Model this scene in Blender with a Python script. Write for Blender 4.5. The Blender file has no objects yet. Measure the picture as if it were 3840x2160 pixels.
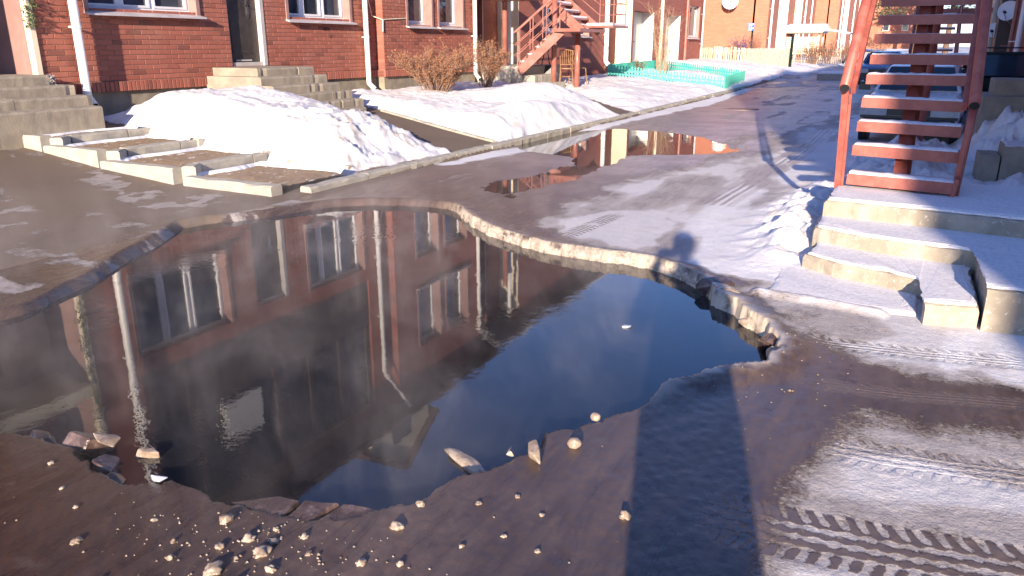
import bpy, bmesh, math, random
import numpy as np
from mathutils import Vector, Matrix
R = math.radians
random.seed(7)
S = bpy.context.scene
C = S.collection

# ------------------------------------------------------------------ camera, sky, sun, exposure
cam = bpy.data.objects.new('camera', bpy.data.cameras.new('camera')); C.objects.link(cam)
cam.location = (0, 0, 1.55); cam.rotation_euler = (R(72.5), 0, R(27.3))
cam.data.sensor_width = 36; cam.data.lens = 27; cam.data.clip_start = 0.05; cam.data.clip_end = 3000
S.camera = cam
SUN_EL, SUN_AZ = 14.5, -15.6            # shadows run towards azimuth -15.6 from +Y
W = bpy.data.worlds.new('World'); S.world = W; W.use_nodes = True
wn = W.node_tree; wn.nodes.clear()
sky = wn.nodes.new('ShaderNodeTexSky'); sky.sky_type = 'NISHITA'; sky.sun_disc = False
sky.sun_elevation = R(SUN_EL)
sd = Vector((-math.sin(R(SUN_AZ)), -math.cos(R(SUN_AZ)), 0))      # towards the sun
sky.sun_rotation = math.atan2(sd.x, sd.y)
sky.air_density = 1.0; sky.dust_density = 0.2; sky.ozone_density = 4.0; sky.altitude = 500
bg = wn.nodes.new('ShaderNodeBackground'); bg.inputs[1].default_value = 0.12
wo = wn.nodes.new('ShaderNodeOutputWorld')
tint = wn.nodes.new('ShaderNodeMix'); tint.data_type = 'RGBA'; tint.blend_type = 'MULTIPLY'; tint.inputs[0].default_value = 1; tint.inputs[7].default_value = (.95, .92, 1.15, 1)
wn.links.new(sky.outputs[0], tint.inputs[6]); wn.links.new(tint.outputs[2], bg.inputs[0]); wn.links.new(bg.outputs[0], wo.inputs[0])
sl = bpy.data.lights.new('sun', 'SUN'); sl.energy = 4.9; sl.angle = R(0.53); sl.color = (1.0, 0.83, 0.655)
so = bpy.data.objects.new('sun', sl); C.objects.link(so)
tos = Vector((sd.x * math.cos(R(SUN_EL)), sd.y * math.cos(R(SUN_EL)), math.sin(R(SUN_EL))))
so.rotation_euler = tos.to_track_quat('Z', 'Y').to_euler(); so.location = (0, -20, 20)
S.view_settings.view_transform = 'Standard'; S.view_settings.look = 'None'
S.view_settings.exposure = 1.24; S.view_settings.gamma = 1.0
S.view_settings.use_curve_mapping = False
S.render.engine = 'CYCLES'
S.cycles.volume_step_rate = 3.0; S.cycles.volume_max_steps = 48; S.cycles.max_bounces = 8
S.cycles.volume_bounces = 1

# ------------------------------------------------------------------ material helpers
MATS = {}
class NT:
    def __init__(s, name):
        m = bpy.data.materials.new(name); m.use_nodes = True; s.m = m; s.t = m.node_tree
        s.n = s.t.nodes; s.b = s.n['Principled BSDF']; s.out = s.n['Material Output']
        MATS[name] = m
    def add(s, k, **kw):
        n = s.n.new(k)
        for a, v in kw.items(): setattr(n, a, v)
        return n
    def l(s, a, b): s.t.links.new(a, b)
    def val(s, x, inp):
        if hasattr(x, 'is_linked') or isinstance(x, bpy.types.NodeSocket): s.l(x, inp)
        else: inp.default_value = x
    def noise(s, vec, scale, detail=4, rough=.6, dist=0):
        n = s.add('ShaderNodeTexNoise'); n.inputs['Scale'].default_value = scale
        n.inputs['Detail'].default_value = detail; n.inputs['Roughness'].default_value = rough
        n.inputs['Distortion'].default_value = dist
        if vec is not None: s.l(vec, n.inputs['Vector'])
        return n.outputs['Fac']
    def ramp(s, x, a, b):
        n = s.add('ShaderNodeMapRange'); n.interpolation_type = 'SMOOTHSTEP'
        s.l(x, n.inputs[0]); n.inputs[1].default_value = a; n.inputs[2].default_value = b
        return n.outputs[0]
    def lin(s, x, a, b, c=0., d=1.):
        n = s.add('ShaderNodeMapRange'); s.l(x, n.inputs[0])
        for i, v in zip((1, 2, 3, 4), (a, b, c, d)): n.inputs[i].default_value = v
        return n.outputs[0]
    def math(s, op, a, b=0.0, c=None):
        n = s.add('ShaderNodeMath', operation=op); s.val(a, n.inputs[0]); s.val(b, n.inputs[1])
        if c is not None: s.val(c, n.inputs[2])
        return n.outputs[0]
    def mix(s, f, a, b):
        n = s.add('ShaderNodeMix', data_type='RGBA')
        s.val(f, n.inputs[0])
        for x, i in ((a, 6), (b, 7)):
            if isinstance(x, tuple): n.inputs[i].default_value = (*x, 1)
            else: s.l(x, n.inputs[i])
        return n.outputs[2]
    def mixf(s, f, a, b):
        n = s.add('ShaderNodeMix', data_type='FLOAT'); s.val(f, n.inputs[0]); s.val(a, n.inputs[2]); s.val(b, n.inputs[3])
        return n.outputs[0]
    def pos(s):
        return s.add('ShaderNodeNewGeometry').outputs['Position']
    def map(s, vec, scale=(1, 1, 1), rot=(0, 0, 0), loc=(0, 0, 0)):
        n = s.add('ShaderNodeMapping'); s.l(vec, n.inputs[0])
        n.inputs['Scale'].default_value = scale; n.inputs['Rotation'].default_value = rot; n.inputs['Location'].default_value = loc
        return n.outputs[0]
    def bump(s, h, st=.3, d=.01, nrm=None):
        n = s.add('ShaderNodeBump'); n.inputs['Strength'].default_value = st; n.inputs['Distance'].default_value = d
        s.l(h, n.inputs['Height'])
        if nrm is not None: s.l(nrm, n.inputs['Normal'])
        return n.outputs[0]
    def base(s, col, rough=.7, nrm=None, spec=None, metal=None):
        if isinstance(col, tuple): s.b.inputs['Base Color'].default_value = (*col, 1)
        else: s.l(col, s.b.inputs['Base Color'])
        s.val(rough, s.b.inputs['Roughness'])
        if nrm is not None: s.l(nrm, s.b.inputs['Normal'])
        if spec is not None: s.b.inputs['Specular IOR Level'].default_value = spec
        if metal is not None: s.b.inputs['Metallic'].default_value = metal
        return s.m

def simple(name, col, col2=None, rough=.6, scale=8, bump=.15, bd=.004, metal=None, spec=None):
    t = NT(name); p = t.pos(); n = t.noise(p, scale, 6)
    col2 = col2 or tuple(c * .75 for c in col)
    f = t.ramp(n, .35, .65)
    n2 = t.noise(p, scale * 9, 3)
    return t.base(t.mix(f, col2, col), t.lin(n, .2, .8, max(0, rough - .1), min(1, rough + .1)), t.bump(n2, bump, bd), spec, metal)

def brick_piece(name, ca, cb, cc):
    t = NT(name); p = t.pos()
    g = t.add('ShaderNodeNewGeometry').outputs['Random Per Island']
    o = t.add('ShaderNodeObjectInfo').outputs['Random']
    r = t.math('FRACT', t.math('ADD', t.math('MULTIPLY', g, 7.31), t.math('MULTIPLY', o, 3.7)))
    n = t.noise(p, 14, 6, .7); n2 = t.noise(p, 160, 3, .6); n3 = t.noise(p, 1.6, 3)
    c = t.mix(r, ca, cb); c = t.mix(t.ramp(t.math('FRACT', t.math('MULTIPLY', r, 13.7)), .85, .95), c, cc)
    c = t.mix(t.math('MULTIPLY', t.ramp(n, .45, .75), .35), c, cc)
    c = t.mix(t.math('MULTIPLY', t.ramp(n3, .5, .75), .25), c, (.42, .24, .19))
    return t.base(c, .75, t.bump(t.math('ADD', n, n2), .25, .003), .3)

def brick_wall(name, ca, cb, mortar, axis='x', bw=.26, bh=.075):
    t = NT(name); p = t.pos(); sep = t.add('ShaderNodeSeparateXYZ'); t.l(p, sep.inputs[0])
    nn = t.add('ShaderNodeSeparateXYZ'); t.l(t.add('ShaderNodeNewGeometry').outputs['Normal'], nn.inputs[0])
    ax = t.math('ABSOLUTE', nn.outputs[0])
    f = t.math('GREATER_THAN', ax, .5)
    u = t.mixf(f, sep.outputs[0], sep.outputs[1])
    cmb = t.add('ShaderNodeCombineXYZ'); t.l(u, cmb.inputs[0]); t.l(sep.outputs[2], cmb.inputs[1])
    b = t.add('ShaderNodeTexBrick'); t.l(cmb.outputs[0], b.inputs[0])
    b.inputs['Color1'].default_value = (*ca, 1); b.inputs['Color2'].default_value = (*cb, 1); b.inputs['Mortar'].default_value = (*mortar, 1)
    b.inputs['Scale'].default_value = 1; b.inputs['Mortar Size'].default_value = .006; b.inputs['Mortar Smooth'].default_value = .2
    b.inputs['Brick Width'].default_value = bw; b.inputs['Row Height'].default_value = bh; b.offset = .5
    n = t.noise(p, 2.2, 6); n2 = t.noise(p, 60, 3)
    c = t.mix(t.math('MULTIPLY', t.ramp(n, .4, .7), .3), b.outputs[0], tuple(x * .62 for x in ca))
    h = t.math('ADD', t.math('MULTIPLY', b.outputs['Fac'], -1), t.math('MULTIPLY', n2, .3))
    return t.base(c, .8, t.bump(h, .5, .006), .3)

brickA = brick_piece('red_brick', (.38, .135, .094), (.31, .102, .070), (.22, .08, .06))
mortarM = simple('mortar', (.36, .20, .15), (.26, .14, .10), .9, 30)
wallA = brick_wall('brick_wall_upper', (.38, .12, .078), (.31, .093, .06), (.24, .11, .08))
wallB = brick_wall('brick_wall_dusky', (.36, .12, .085), (.31, .095, .068), (.22, .12, .10))
wallC = brick_wall('brick_wall_orange', (.50, .205, .13), (.44, .17, .11), (.40, .18, .12))
plinthM = simple('plinth_concrete', (.30, .26, .19), (.21, .18, .14), .9, 5, .4)
stepM = simple('step_concrete', (.33, .285, .22), (.25, .215, .17), .9, 5, .6, .006)
kerbM = simple('kerb_concrete', (.42, .39, .33), (.33, .31, .26), .85, 9, .5, .005)
creamM = simple('cream_render', (.74, .66, .50), (.68, .60, .45), .7, 3)
whiteM = simple('white_paint', (.80, .79, .77), (.74, .73, .70), .4, 4, .03)
pvcM = simple('white_window_plastic', (.80, .80, .82), (.76, .76, .78), .3, 4, .02)
sillM = simple('sill_metal', (.55, .52, .53), (.46, .43, .44), .35, 6, .05)
revealM = simple('brown_pink_sheet', (.34, .21, .185), (.29, .17, .15), .45, 3, .05)
darkdoorM = simple('dark_door_paint', (.055, .045, .042), (.04, .033, .03), .4, 6, .08)
darkwoodM = simple('dark_brown_siding', (.085, .055, .04), (.06, .04, .03), .6, 5, .2)
redsteelM = None
blackM = simple('black_plastic', (.02, .02, .022), (.015, .015, .017), .35, 8)
greyM = simple('grey_metal', (.35, .35, .36), (.25, .25, .26), .4, 8, .1)
chromeM = simple('handle_metal', (.6, .58, .55), (.5, .48, .45), .25, 8, .02, metal=1.0)
woodM = simple('weathered_wood', (.50, .42, .29), (.36, .30, .21), .8, 10, .4)
greywoodM = simple('grey_wood', (.42, .37, .31), (.31, .27, .23), .85, 10, .4)
chairM = simple('bentwood', (.30, .17, .09), (.22, .12, .06), .4, 12, .1)
tealM = simple('teal_paint', (.05, .44, .33), (.04, .36, .28), .5, 9, .2)
roofM = simple('brown_metal_roof', (.16, .09, .07), (.12, .07, .055), .45, 2)
darkM = simple('dark_interior', (.012, .012, .013), (.01, .01, .011), .8, 2)
leafM = simple('dry_leaf', (.36, .17, .085), (.24, .10, .05), .8, 20)
twigM = simple('twig_bark', (.25, .16, .11), (.16, .10, .075), .8, 20)
paleTwigM = simple('pale_twig_bark', (.42, .30, .20), (.30, .21, .14), .8, 20)
pineM = simple('pine_needles', (.045, .065, .03), (.09, .11, .05), .7, 3)
barkM = simple('pine_bark', (.17, .10, .065), (.10, .07, .05), .9, 12)
purpleM = simple('purple_leaves', (.17, .11, .26), (.10, .08, .24), .6, 5)
evergreenM = simple('garland_green', (.10, .13, .05), (.05, .08, .03), .7, 30)
beigeM = simple('beige_siding', (.52, .50, .42), (.47, .45, .38), .6, 3)
dishM = simple('dish_white', (.75, .74, .72), (.70, .69, .67), .4, 5, .02)
blueM = simple('blue_sign_enamel', (.03, .16, .50), (.03, .14, .45), .35, 5, .02)
carM = simple('white_car_paint', (.78, .79, .82), (.74, .75, .78), .25, 2, .01)
car2M = simple('blue_car_paint', (.10, .16, .32), (.08, .13, .28), .25, 2, .01)
greenDarkM = simple('dark_green_paint', (.012, .02, .015), (.008, .014, .01), .95, 3, .05, spec=.1)
amberM = simple('amber_lens', (.5, .16, .03), (.4, .12, .02), .2, 5)
paperM = simple('number_paper', (.62, .60, .56), (.5, .48, .45), .7, 9)
paintM = simple('black_brush_paint', (.035, .015, .012), (.05, .02, .015), .6, 30)
jacketM = simple('dark_jacket', (.03, .03, .045), (.02, .02, .03), .8, 10)
skinM = simple('skin', (.55, .32, .23), (.50, .28, .20), .5, 10, .03)

t = NT('window_glass'); n = t.noise(t.pos(), 1.2, 2)
glassM = t.base(t.mix(t.ramp(n, .35, .65), (.02, .025, .035), (.06, .075, .10)), .04, t.bump(n, .03, .02), .8)
t = NT('headlamp_glass'); v = t.add('ShaderNodeTexVoronoi'); v.inputs['Scale'].default_value = 60
lampM = t.base(t.mix(t.ramp(v.outputs[0], .2, .6), (.75, .77, .80), (.35, .37, .38)), .12, t.bump(v.outputs[0], .4, .01), .8)
t = NT('car_glass'); n = t.noise(t.pos(), 3, 3)
carglassM = t.base(t.mix(n, (.012, .022, .035), (.03, .05, .07)), .08, None, .7)

t = NT('red_oxide_paint'); p = t.pos(); n = t.noise(p, 7, 7, .7); n2 = t.noise(p, 30, 4); n3 = t.noise(p, 14, 5, .75)
c = t.mix(t.ramp(n, .35, .65), (.28, .070, .052), (.38, .115, .085))
c = t.mix(t.ramp(n2, .66, .74), c, (.11, .045, .03)); c = t.mix(t.ramp(n3, .70, .735), c, (.62, .42, .33))
redsteelM = t.base(c, t.lin(n, .2, .8, .3, .6), t.bump(t.math('ADD', n2, n3), .25, .003), .5)
t = NT('dusky_red_paint'); p = t.pos(); n = t.noise(p, 5, 6, .7); n3 = t.noise(p, 14, 5, .75)
c = t.mix(t.ramp(n, .35, .65), (.27, .095, .072), (.35, .14, .11)); c = t.mix(t.ramp(n3, .68, .73), c, (.55, .42, .32))
duskM = t.base(c, t.lin(n, .2, .8, .25, .5), t.bump(n3, .2, .003), .5)

t = NT('loose_snow'); p = t.pos(); n = t.noise(p, 9, 6); n2 = t.noise(p, 70, 4, .7)
snowM = t.base(t.mix(t.ramp(n, .3, .7), (.74, .76, .80), (.84, .84, .85)), .8, t.bump(t.math('ADD', n, n2), .35, .01), .3)
t.b.inputs['Subsurface Weight'].default_value = .15; t.b.inputs['Subsurface Radius'].default_value = (.03, .03, .04); t.b.inputs['Subsurface Scale'].default_value = .3
t = NT('milky_ice'); p = t.pos(); n = t.noise(p, 22, 5); n2 = t.noise(p, 90, 3)
iceM = t.base(t.mix(t.ramp(n, .35, .65), (.24, .18, .13), (.42, .345, .27)), t.lin(n, .2, .8, .12, .4), t.bump(t.math('ADD', n, n2), .4, .006), .5)
t.b.inputs['Subsurface Weight'].default_value = .3; t.b.inputs['Subsurface Radius'].default_value = (.03, .02, .012); t.b.inputs['Subsurface Scale'].default_value = .4
t = NT('dark_ice'); p = t.pos(); n = t.noise(p, 16, 5); n2 = t.noise(p, 60, 4)
diceM = t.base(t.mix(t.ramp(n, .4, .65), (.06, .035, .028), (.16, .11, .095)), t.lin(n, .2, .8, .1, .35), t.bump(t.math('ADD', n, n2), .5, .008), .5)
t = NT('frosted_rim_ice'); p = t.pos(); n = t.noise(p, 22, 5); n2 = t.noise(p, 90, 3)
rimM = t.base(t.mix(t.ramp(n, .35, .65), (.30, .24, .19), (.54, .46, .38)), .5, t.bump(t.math('ADD', n, n2), .5, .006), .4)
t = NT('blue_white_ice'); p = t.pos(); n = t.noise(p, 18, 4)
biceM = t.base(t.mix(n, (.40, .42, .50), (.62, .63, .70)), .2, t.bump(n, .4, .008), .5)

# ------------------------------------------------------------------ mesh helpers
WL = {}
def wl(o): return WL.get(o.name, Vector((0, 0, 0)))
def tag(o, label=None, cat=None, group=None, kind=None):
    if label: o['label'] = label
    if cat: o['category'] = cat
    if group: o['group'] = group
    if kind: o['kind'] = kind
    return o
def thing(name, loc, label, cat, group=None):
    o = bpy.data.objects.new(name, None); C.objects.link(o); o.location = loc; WL[o.name] = Vector(loc)
    o.empty_display_size = .2
    return tag(o, label, cat, group)

class MB:
    def __init__(s): s.v = []; s.f = []; s.mi = []; s.m = 0
    def add(s, vs, fs):
        k = len(s.v); s.v += [tuple(v) for v in vs]; s.f += [tuple(i + k for i in f) for f in fs]; s.mi += [s.m] * len(fs)
    def box(s, x0, x1, y0, y1, z0, z1, M=None, taper=None):
        vs = [(x, y, z) for z in (z0, z1) for y in (y0, y1) for x in (x0, x1)]
        if taper:
            cx, cy = (x0 + x1) / 2, (y0 + y1) / 2
            vs = [(cx + (x - cx) * (taper if z == z1 else 1), cy + (y - cy) * (taper if z == z1 else 1), z) for x, y, z in vs]
        if M is not None: vs = [M @ Vector(v) for v in vs]
        s.add(vs, [(0, 2, 3, 1), (4, 5, 7, 6), (0, 1, 5, 4), (2, 6, 7, 3), (0, 4, 6, 2), (1, 3, 7, 5)])
    def bevbox(s, x0, x1, y0, y1, z0, z1, b=.01, M=None, jit=0, rnd=random):
        # box whose top edges are chamfered
        vs = []
        for z, i in ((z0, 0), (z1 - b, 0), (z1, b)):
            for (x, y) in ((x0 + i, y0 + i), (x1 - i, y0 + i), (x1 - i, y1 - i), (x0 + i, y1 - i)):
                vs.append((x + rnd.uniform(-jit, jit), y + rnd.uniform(-jit, jit), z + rnd.uniform(-jit, jit)))
        if M is not None: vs = [M @ Vector(v) for v in vs]
        fs = [(3, 2, 1, 0), (8, 9, 10, 11)]
        for r in (0, 4):
            for k in range(4): fs.append((r + k, r + (k + 1) % 4, r + 4 + (k + 1) % 4, r + 4 + k))
        s.add(vs, fs)
    def beam(s, a, b, w, h, up=(0, 0, 1)):
        a = Vector(a); b = Vector(b); d = (b - a); L = d.length; d.normalize()
        x = d.cross(Vector(up)); x.normalize(); z = x.cross(d)
        M = Matrix((x, d, z)).transposed().to_4x4(); M.translation = a
        s.box(-w / 2, w / 2, 0, L, -h / 2, h / 2, M)
    def tube(s, pts, r, n=10, caps=True, r2=None):
        pts = [Vector(p) for p in pts]; rings = []
        for i, p in enumerate(pts):
            d = (pts[min(i + 1, len(pts) - 1)] - pts[max(i - 1, 0)]).normalized()
            up = Vector((0, 0, 1)) if abs(d.z) < .9 else Vector((1, 0, 0))
            x = d.cross(up).normalized(); y = x.cross(d)
            rr = r if r2 is None else r + (r2 - r) * i / (len(pts) - 1)
            rings.append([p + (x * math.cos(2 * math.pi * k / n) + y * math.sin(2 * math.pi * k / n)) * rr for k in range(n)])
        vs = [v for rg in rings for v in rg]; fs = []
        for i in range(len(pts) - 1):
            for k in range(n): fs.append((i * n + k, i * n + (k + 1) % n, (i + 1) * n + (k + 1) % n, (i + 1) * n + k))
        if caps: fs.append(tuple(range(n - 1, -1, -1))); fs.append(tuple((len(pts) - 1) * n + k for k in range(n)))
        s.add(vs, fs)
    def prism(s, poly, x0, x1, ax='x'):
        n = len(poly)
        def mk(t, a, b): return (t, a, b) if ax == 'x' else ((a, t, b) if ax == 'y' else (a, b, t))
        vs = [mk(x0, *p) for p in poly] + [mk(x1, *p) for p in poly]
        s.add(vs, [tuple(range(n)), tuple(range(2 * n - 1, n - 1, -1))] + [(k, k + n, (k + 1) % n + n, (k + 1) % n) for k in range(n)])
    def build(s, name, mat, parent=None, smooth=False, bevel=0, fix=True):
        me = bpy.data.meshes.new(name); off = wl(parent) if parent else Vector((0, 0, 0))
        me.from_pydata([tuple(Vector(v) - off) for v in s.v], [], s.f)
        for m in (mat if isinstance(mat, (list, tuple)) else [mat]): me.materials.append(m)
        if isinstance(mat, (list, tuple)): me.polygons.foreach_set('material_index', s.mi)
        if fix:
            bm = bmesh.new(); bm.from_mesh(me); bmesh.ops.recalc_face_normals(bm, faces=bm.faces); bm.to_mesh(me); bm.free()
        if smooth: me.shade_smooth()
        o = bpy.data.objects.new(name, me); C.objects.link(o)
        if parent: o.parent = parent; WL[o.name] = off
        else: WL[o.name] = Vector((0, 0, 0))
        if bevel:
            b = o.modifiers.new('b', 'BEVEL'); b.width = bevel; b.segments = 2; b.limit_method = 'ANGLE'
        return o
def one(name, mat, parent, fn, *a, smooth=False, bevel=0, **k):
    m = MB(); getattr(m, fn)(*a, **k); return m.build(name, mat, parent, smooth, bevel)
def copy_tree(o, parent=None, loc=None, rz=None):
    c = o.copy(); C.objects.link(c); c.parent = parent
    if loc is not None: c.location = loc
    if rz is not None: c.rotation_euler = (0, 0, rz)
    for ch in list(o.children): copy_tree(ch, c)
    return c

# ------------------------------------------------------------------ numpy noise
def _h(ix, iy, s):
    n = (ix.astype(np.int64) * 374761393 + iy.astype(np.int64) * 668265263 + s * 1442695040) & 0xffffffff
    n = ((n ^ (n >> 13)) * 1274126177) & 0xffffffff
    return ((n ^ (n >> 16)) & 0xffff) / 65535.0
def vn(x, y, s=0):
    ix = np.floor(x); iy = np.floor(y); fx = x - ix; fy = y - iy
    fx = fx * fx * (3 - 2 * fx); fy = fy * fy * (3 - 2 * fy)
    a = _h(ix, iy, s); b = _h(ix + 1, iy, s); c = _h(ix, iy + 1, s); d = _h(ix + 1, iy + 1, s)
    return (a + (b - a) * fx) * (1 - fy) + (c + (d - c) * fx) * fy
def fbm(x, y, sc, o=4, s=0, g=.5):
    v = 0; a = 1; t = 0
    for k in range(o): v = v + a * vn(x * sc + 17.3 * k, y * sc - 9.1 * k, s + k); t += a; a *= g; sc = sc * 2.03
    return v / t
def sst(a, b, x):
    t = np.clip((x - a) / (b - a), 0, 1); return t * t * (3 - 2 * t)
def sdf(poly, x, y):        # signed distance, positive inside
    P = np.array(poly, float); d2 = np.full(x.shape, 1e9); ins = np.zeros(x.shape, bool)
    for i in range(len(P)):
        ax, ay = P[i]; bx, by = P[(i + 1) % len(P)]
        ex, ey = bx - ax, by - ay; px, py = x - ax, y - ay
        h = np.clip((px * ex + py * ey) / (ex * ex + ey * ey + 1e-12), 0, 1)
        d2 = np.minimum(d2, (px - ex * h) ** 2 + (py - ey * h) ** 2)
        c = ((ay > y) != (by > y)) & (x < (bx - ax) * (y - ay) / ((by - ay) + 1e-12) + ax)
        ins ^= c
    d = np.sqrt(d2); return np.where(ins, d, -d)
def track(line, x, y):      # along, across
    P = np.array(line, float); best = np.full(x.shape, 1e9); U = np.zeros(x.shape); V = np.full(x.shape, 9.); L = 0
    for i in range(len(P) - 1):
        a = P[i]; e = P[i + 1] - a; l = math.hypot(*e); px, py = x - a[0], y - a[1]
        h = (px * e[0] + py * e[1]) / (l * l); hc = np.clip(h, 0, 1)
        d = np.hypot(px - e[0] * hc, py - e[1] * hc); sgn = np.sign(e[0] * py - e[1] * px)
        m = d < best; best = np.where(m, d, best); U = np.where(m, L + hc * l, U); V = np.where(m, d * sgn, V); L += l
    return U, V, L

# outlines measured on the ground (metres)
HOLE = [(-9.5, .2), (-8.5, 1.6), (-6.2, 2.05), (-4.66, 2.42), (-4.64, 2.55), (-4.7, 2.73), (-4.8, 2.95), (-4.87, 3.17), (-5.03, 3.42), (-5.19, 3.7), (-5.31, 3.98), (-5.5, 4.29), (-5.68, 4.58), (-5.63, 4.82), (-5.47, 5.05), (-5.33, 5.32), (-5.26, 5.62), (-5.11, 5.97), (-4.84, 6.2), (-4.5, 6.35), (-4.16, 6.42), (-3.89, 6.34), (-3.66, 6.09), (-3.41, 5.84), (-3.12, 5.61), (-2.8, 5.44), (-2.5, 5.33), (-2.23, 5.28), (-2.0, 5.26), (-1.78, 5.27), (-1.59, 5.25), (-1.41, 5.15), (-1.24, 5.02), (-1.08, 4.87), (-0.99, 4.62), (-0.81, 4.51), (-0.74, 4.39), (-0.65, 4.28), (-0.57, 4.16), (-0.5, 4.0), (-0.46, 3.84), (-0.5, 3.76), (-0.48, 3.65), (-0.56, 3.57), (-0.66, 3.49), (-0.77, 3.34), (-0.87, 3.21), (-0.88, 3.07), (-0.91, 2.94), (-0.96, 2.83), (-1.01, 2.73), (-1.08, 2.64), (-1.16, 2.53), (-1.14, 2.43), (-1.17, 2.34), (-1.23, 2.23), (-1.26, 2.12), (-1.3, 2.09), (-1.34, 1.98), (-1.36, 1.89), (-1.4, 1.83), (-1.47, 1.73), (-1.57, 1.68), (-1.67, 1.64), (-1.79, 1.62), (-1.92, 1.58), (-2.04, 1.6), (-2.12, 1.61), (-2.2, 1.59), (-2.24, 1.54), (-2.35, 1.51), (-2.42, 1.51), (-2.53, 1.53), (-2.64, 1.57), (-2.76, 1.59), (-2.89, 1.59), (-3.03, 1.57), (-3.14, 1.54), (-4.2, 1.3), (-5.6, .7), (-7.5, -.3), (-9.2, -.5)]
HOLE2 = [(-5.75, 11.17), (-5.82, 11.89), (-5.7, 12.78), (-5.45, 13.68), (-4.99, 14.16), (-4.34, 14.09), (-3.83, 13.9), (-3.2, 13.38), (-2.63, 12.61), (-2.36, 11.93), (-2.66, 11.42), (-3.06, 11.16), (-3.73, 10.63), (-3.6, 9.81), (-3.52, 9.15), (-3.61, 8.59), (-3.69, 8.07), (-3.73, 7.52), (-3.8, 7.19), (-4.07, 7.29), (-4.24, 7.78), (-4.08, 8.34), (-3.97, 8.92), (-3.99, 9.61), (-4.14, 10.14), (-4.61, 10.36), (-5.13, 10.5)]
T1 = [(-0.44, 4.14), (-0.26, 4.09), (-0.03, 4.12), (0.21, 4.16), (0.42, 4.21), (0.68, 4.26), (2.5, 4.7)]
T2 = [(-0.41, 3.53), (-0.17, 3.55), (0.08, 3.58), (0.32, 3.65), (0.62, 3.73), (2.5, 4.2)]
T3 = [(-0.27, 2.95), (-0.11, 2.95), (0.1, 2.96), (0.3, 2.99), (0.55, 3.04), (2.5, 3.5)]
T4 = [(-0.55, 2.27), (-0.39, 2.29), (-0.23, 2.3), (-0.05, 2.32), (0.18, 2.35), (0.49, 2.41), (2.5, 2.9)]
T5 = [(-2.47, 5.45), (-2.4, 6.1), (-2.34, 6.84)]
T6 = [(-1.66, 7.3), (-1.57, 9.23), (-1.47, 12.08), (-1.49, 15.99)]
WET = [(-0.63, 3.44), (-0.39, 3.76), (-0.18, 3.67), (0.16, 3.72), (0.6, 3.85), (2.0, 4.1), (2.0, 3.95), (0.32, 3.61), (0.0, 3.52), (-0.15, 3.35), (-0.23, 3.02), (-0.24, 2.77), (-0.31, 2.58), (-0.34, 2.29), (-0.3, 1.97), (-0.35, 1.0), (-.9, 1.0), (-1.2, 2.2), (-0.9, 3.01)]
S1A = [(-2.1, 5.36), (-2.9, 5.8), (-3.1, 7.4), (-2.6, 9.4), (-2.0, 11.3), (-1.9, 15.32), (-0.9, 25.68), (3.71, 25.84), (2.5, 4.2), (0.79, 3.88), (0.16, 3.72), (-0.22, 3.73), (-0.41, 3.83), (-0.46, 4.19), (-0.69, 4.44), (-1.01, 4.85)]
S1B = [(-0.28, 1.0), (-0.27, 2.0), (-0.31, 2.3), (-0.28, 2.62), (-0.18, 2.87), (-0.14, 3.11), (-0.04, 3.37), (0.75, 3.61), (2.5, 4.0), (2.6, 1.0)]
S2 = [(-2.69, 5.78), (-2.75, 6.38), (-2.65, 7.03), (-2.21, 7.04), (-1.98, 7.2), (-1.69, 6.56), (-1.67, 5.69), (-1.91, 5.53), (-2.22, 5.66), (-2.5, 5.64)]
S3 = [(-8.38, 4.59), (-7.53, 4.33), (-6.62, 4.01), (-5.97, 3.69), (-6.12, 3.47), (-6.43, 3.46)]
S4 = [(-8.37, 5.73), (-7.58, 5.54), (-6.81, 5.53), (-6.23, 5.58), (-5.95, 4.94), (-6.06, 4.68), (-6.61, 4.8), (-7.34, 5.13)]
S5 = [(-11.63, 6.2), (-10.36, 5.95), (-8.64, 5.85), (-8.58, 5.62), (-10.24, 5.6)]
S6 = [(-5.75, 11.16), (-5.34, 10.5), (-4.98, 11.98), (-4.87, 13.83), (-5.54, 13.9), (-5.75, 13.83)]
S7 = [(-5.62, 8.6), (-5.66, 15.92), (-5.6, 29), (-5.2, 29.03), (-4.85, 21.26), (-5.1, 16.11), (-5.3, 13.7), (-5.4, 12.2), (-5.0, 10.4), (-5.3, 8.6)]
GREY = [(-0.49, 4.63), (-0.27, 4.7), (-0.06, 4.61), (0.05, 4.39), (-0.13, 4.16), (-0.33, 4.19), (-0.54, 4.36)]
def pathR(x): return 10.75 + (-5.8 - x) * .37
def pathL(x): return pathR(x) - 1.45
BED1 = [(-10.85, 7.45), (-5.95, 7.15), (-5.78, 9.35), (-7, 9.75), (-9.0, 10.4), (-10.0, 9.75), (-10.85, 9.7)]
BED2 = [(-10.7, 11.6), (-9.0, 11.95), (-7.5, 11.45), (-5.75, 10.8), (-5.62, 14.0), (-5.62, 16.2), (-7.3, 17.5), (-8.6, 18.9), (-10.7, 19.0)]
BED3 = [(-10.7, 21.5), (-9.5, 20.4), (-7.6, 18.9), (-5.62, 17.2), (-5.62, 29), (-5.8, 34), (-10.7, 34)]

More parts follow.
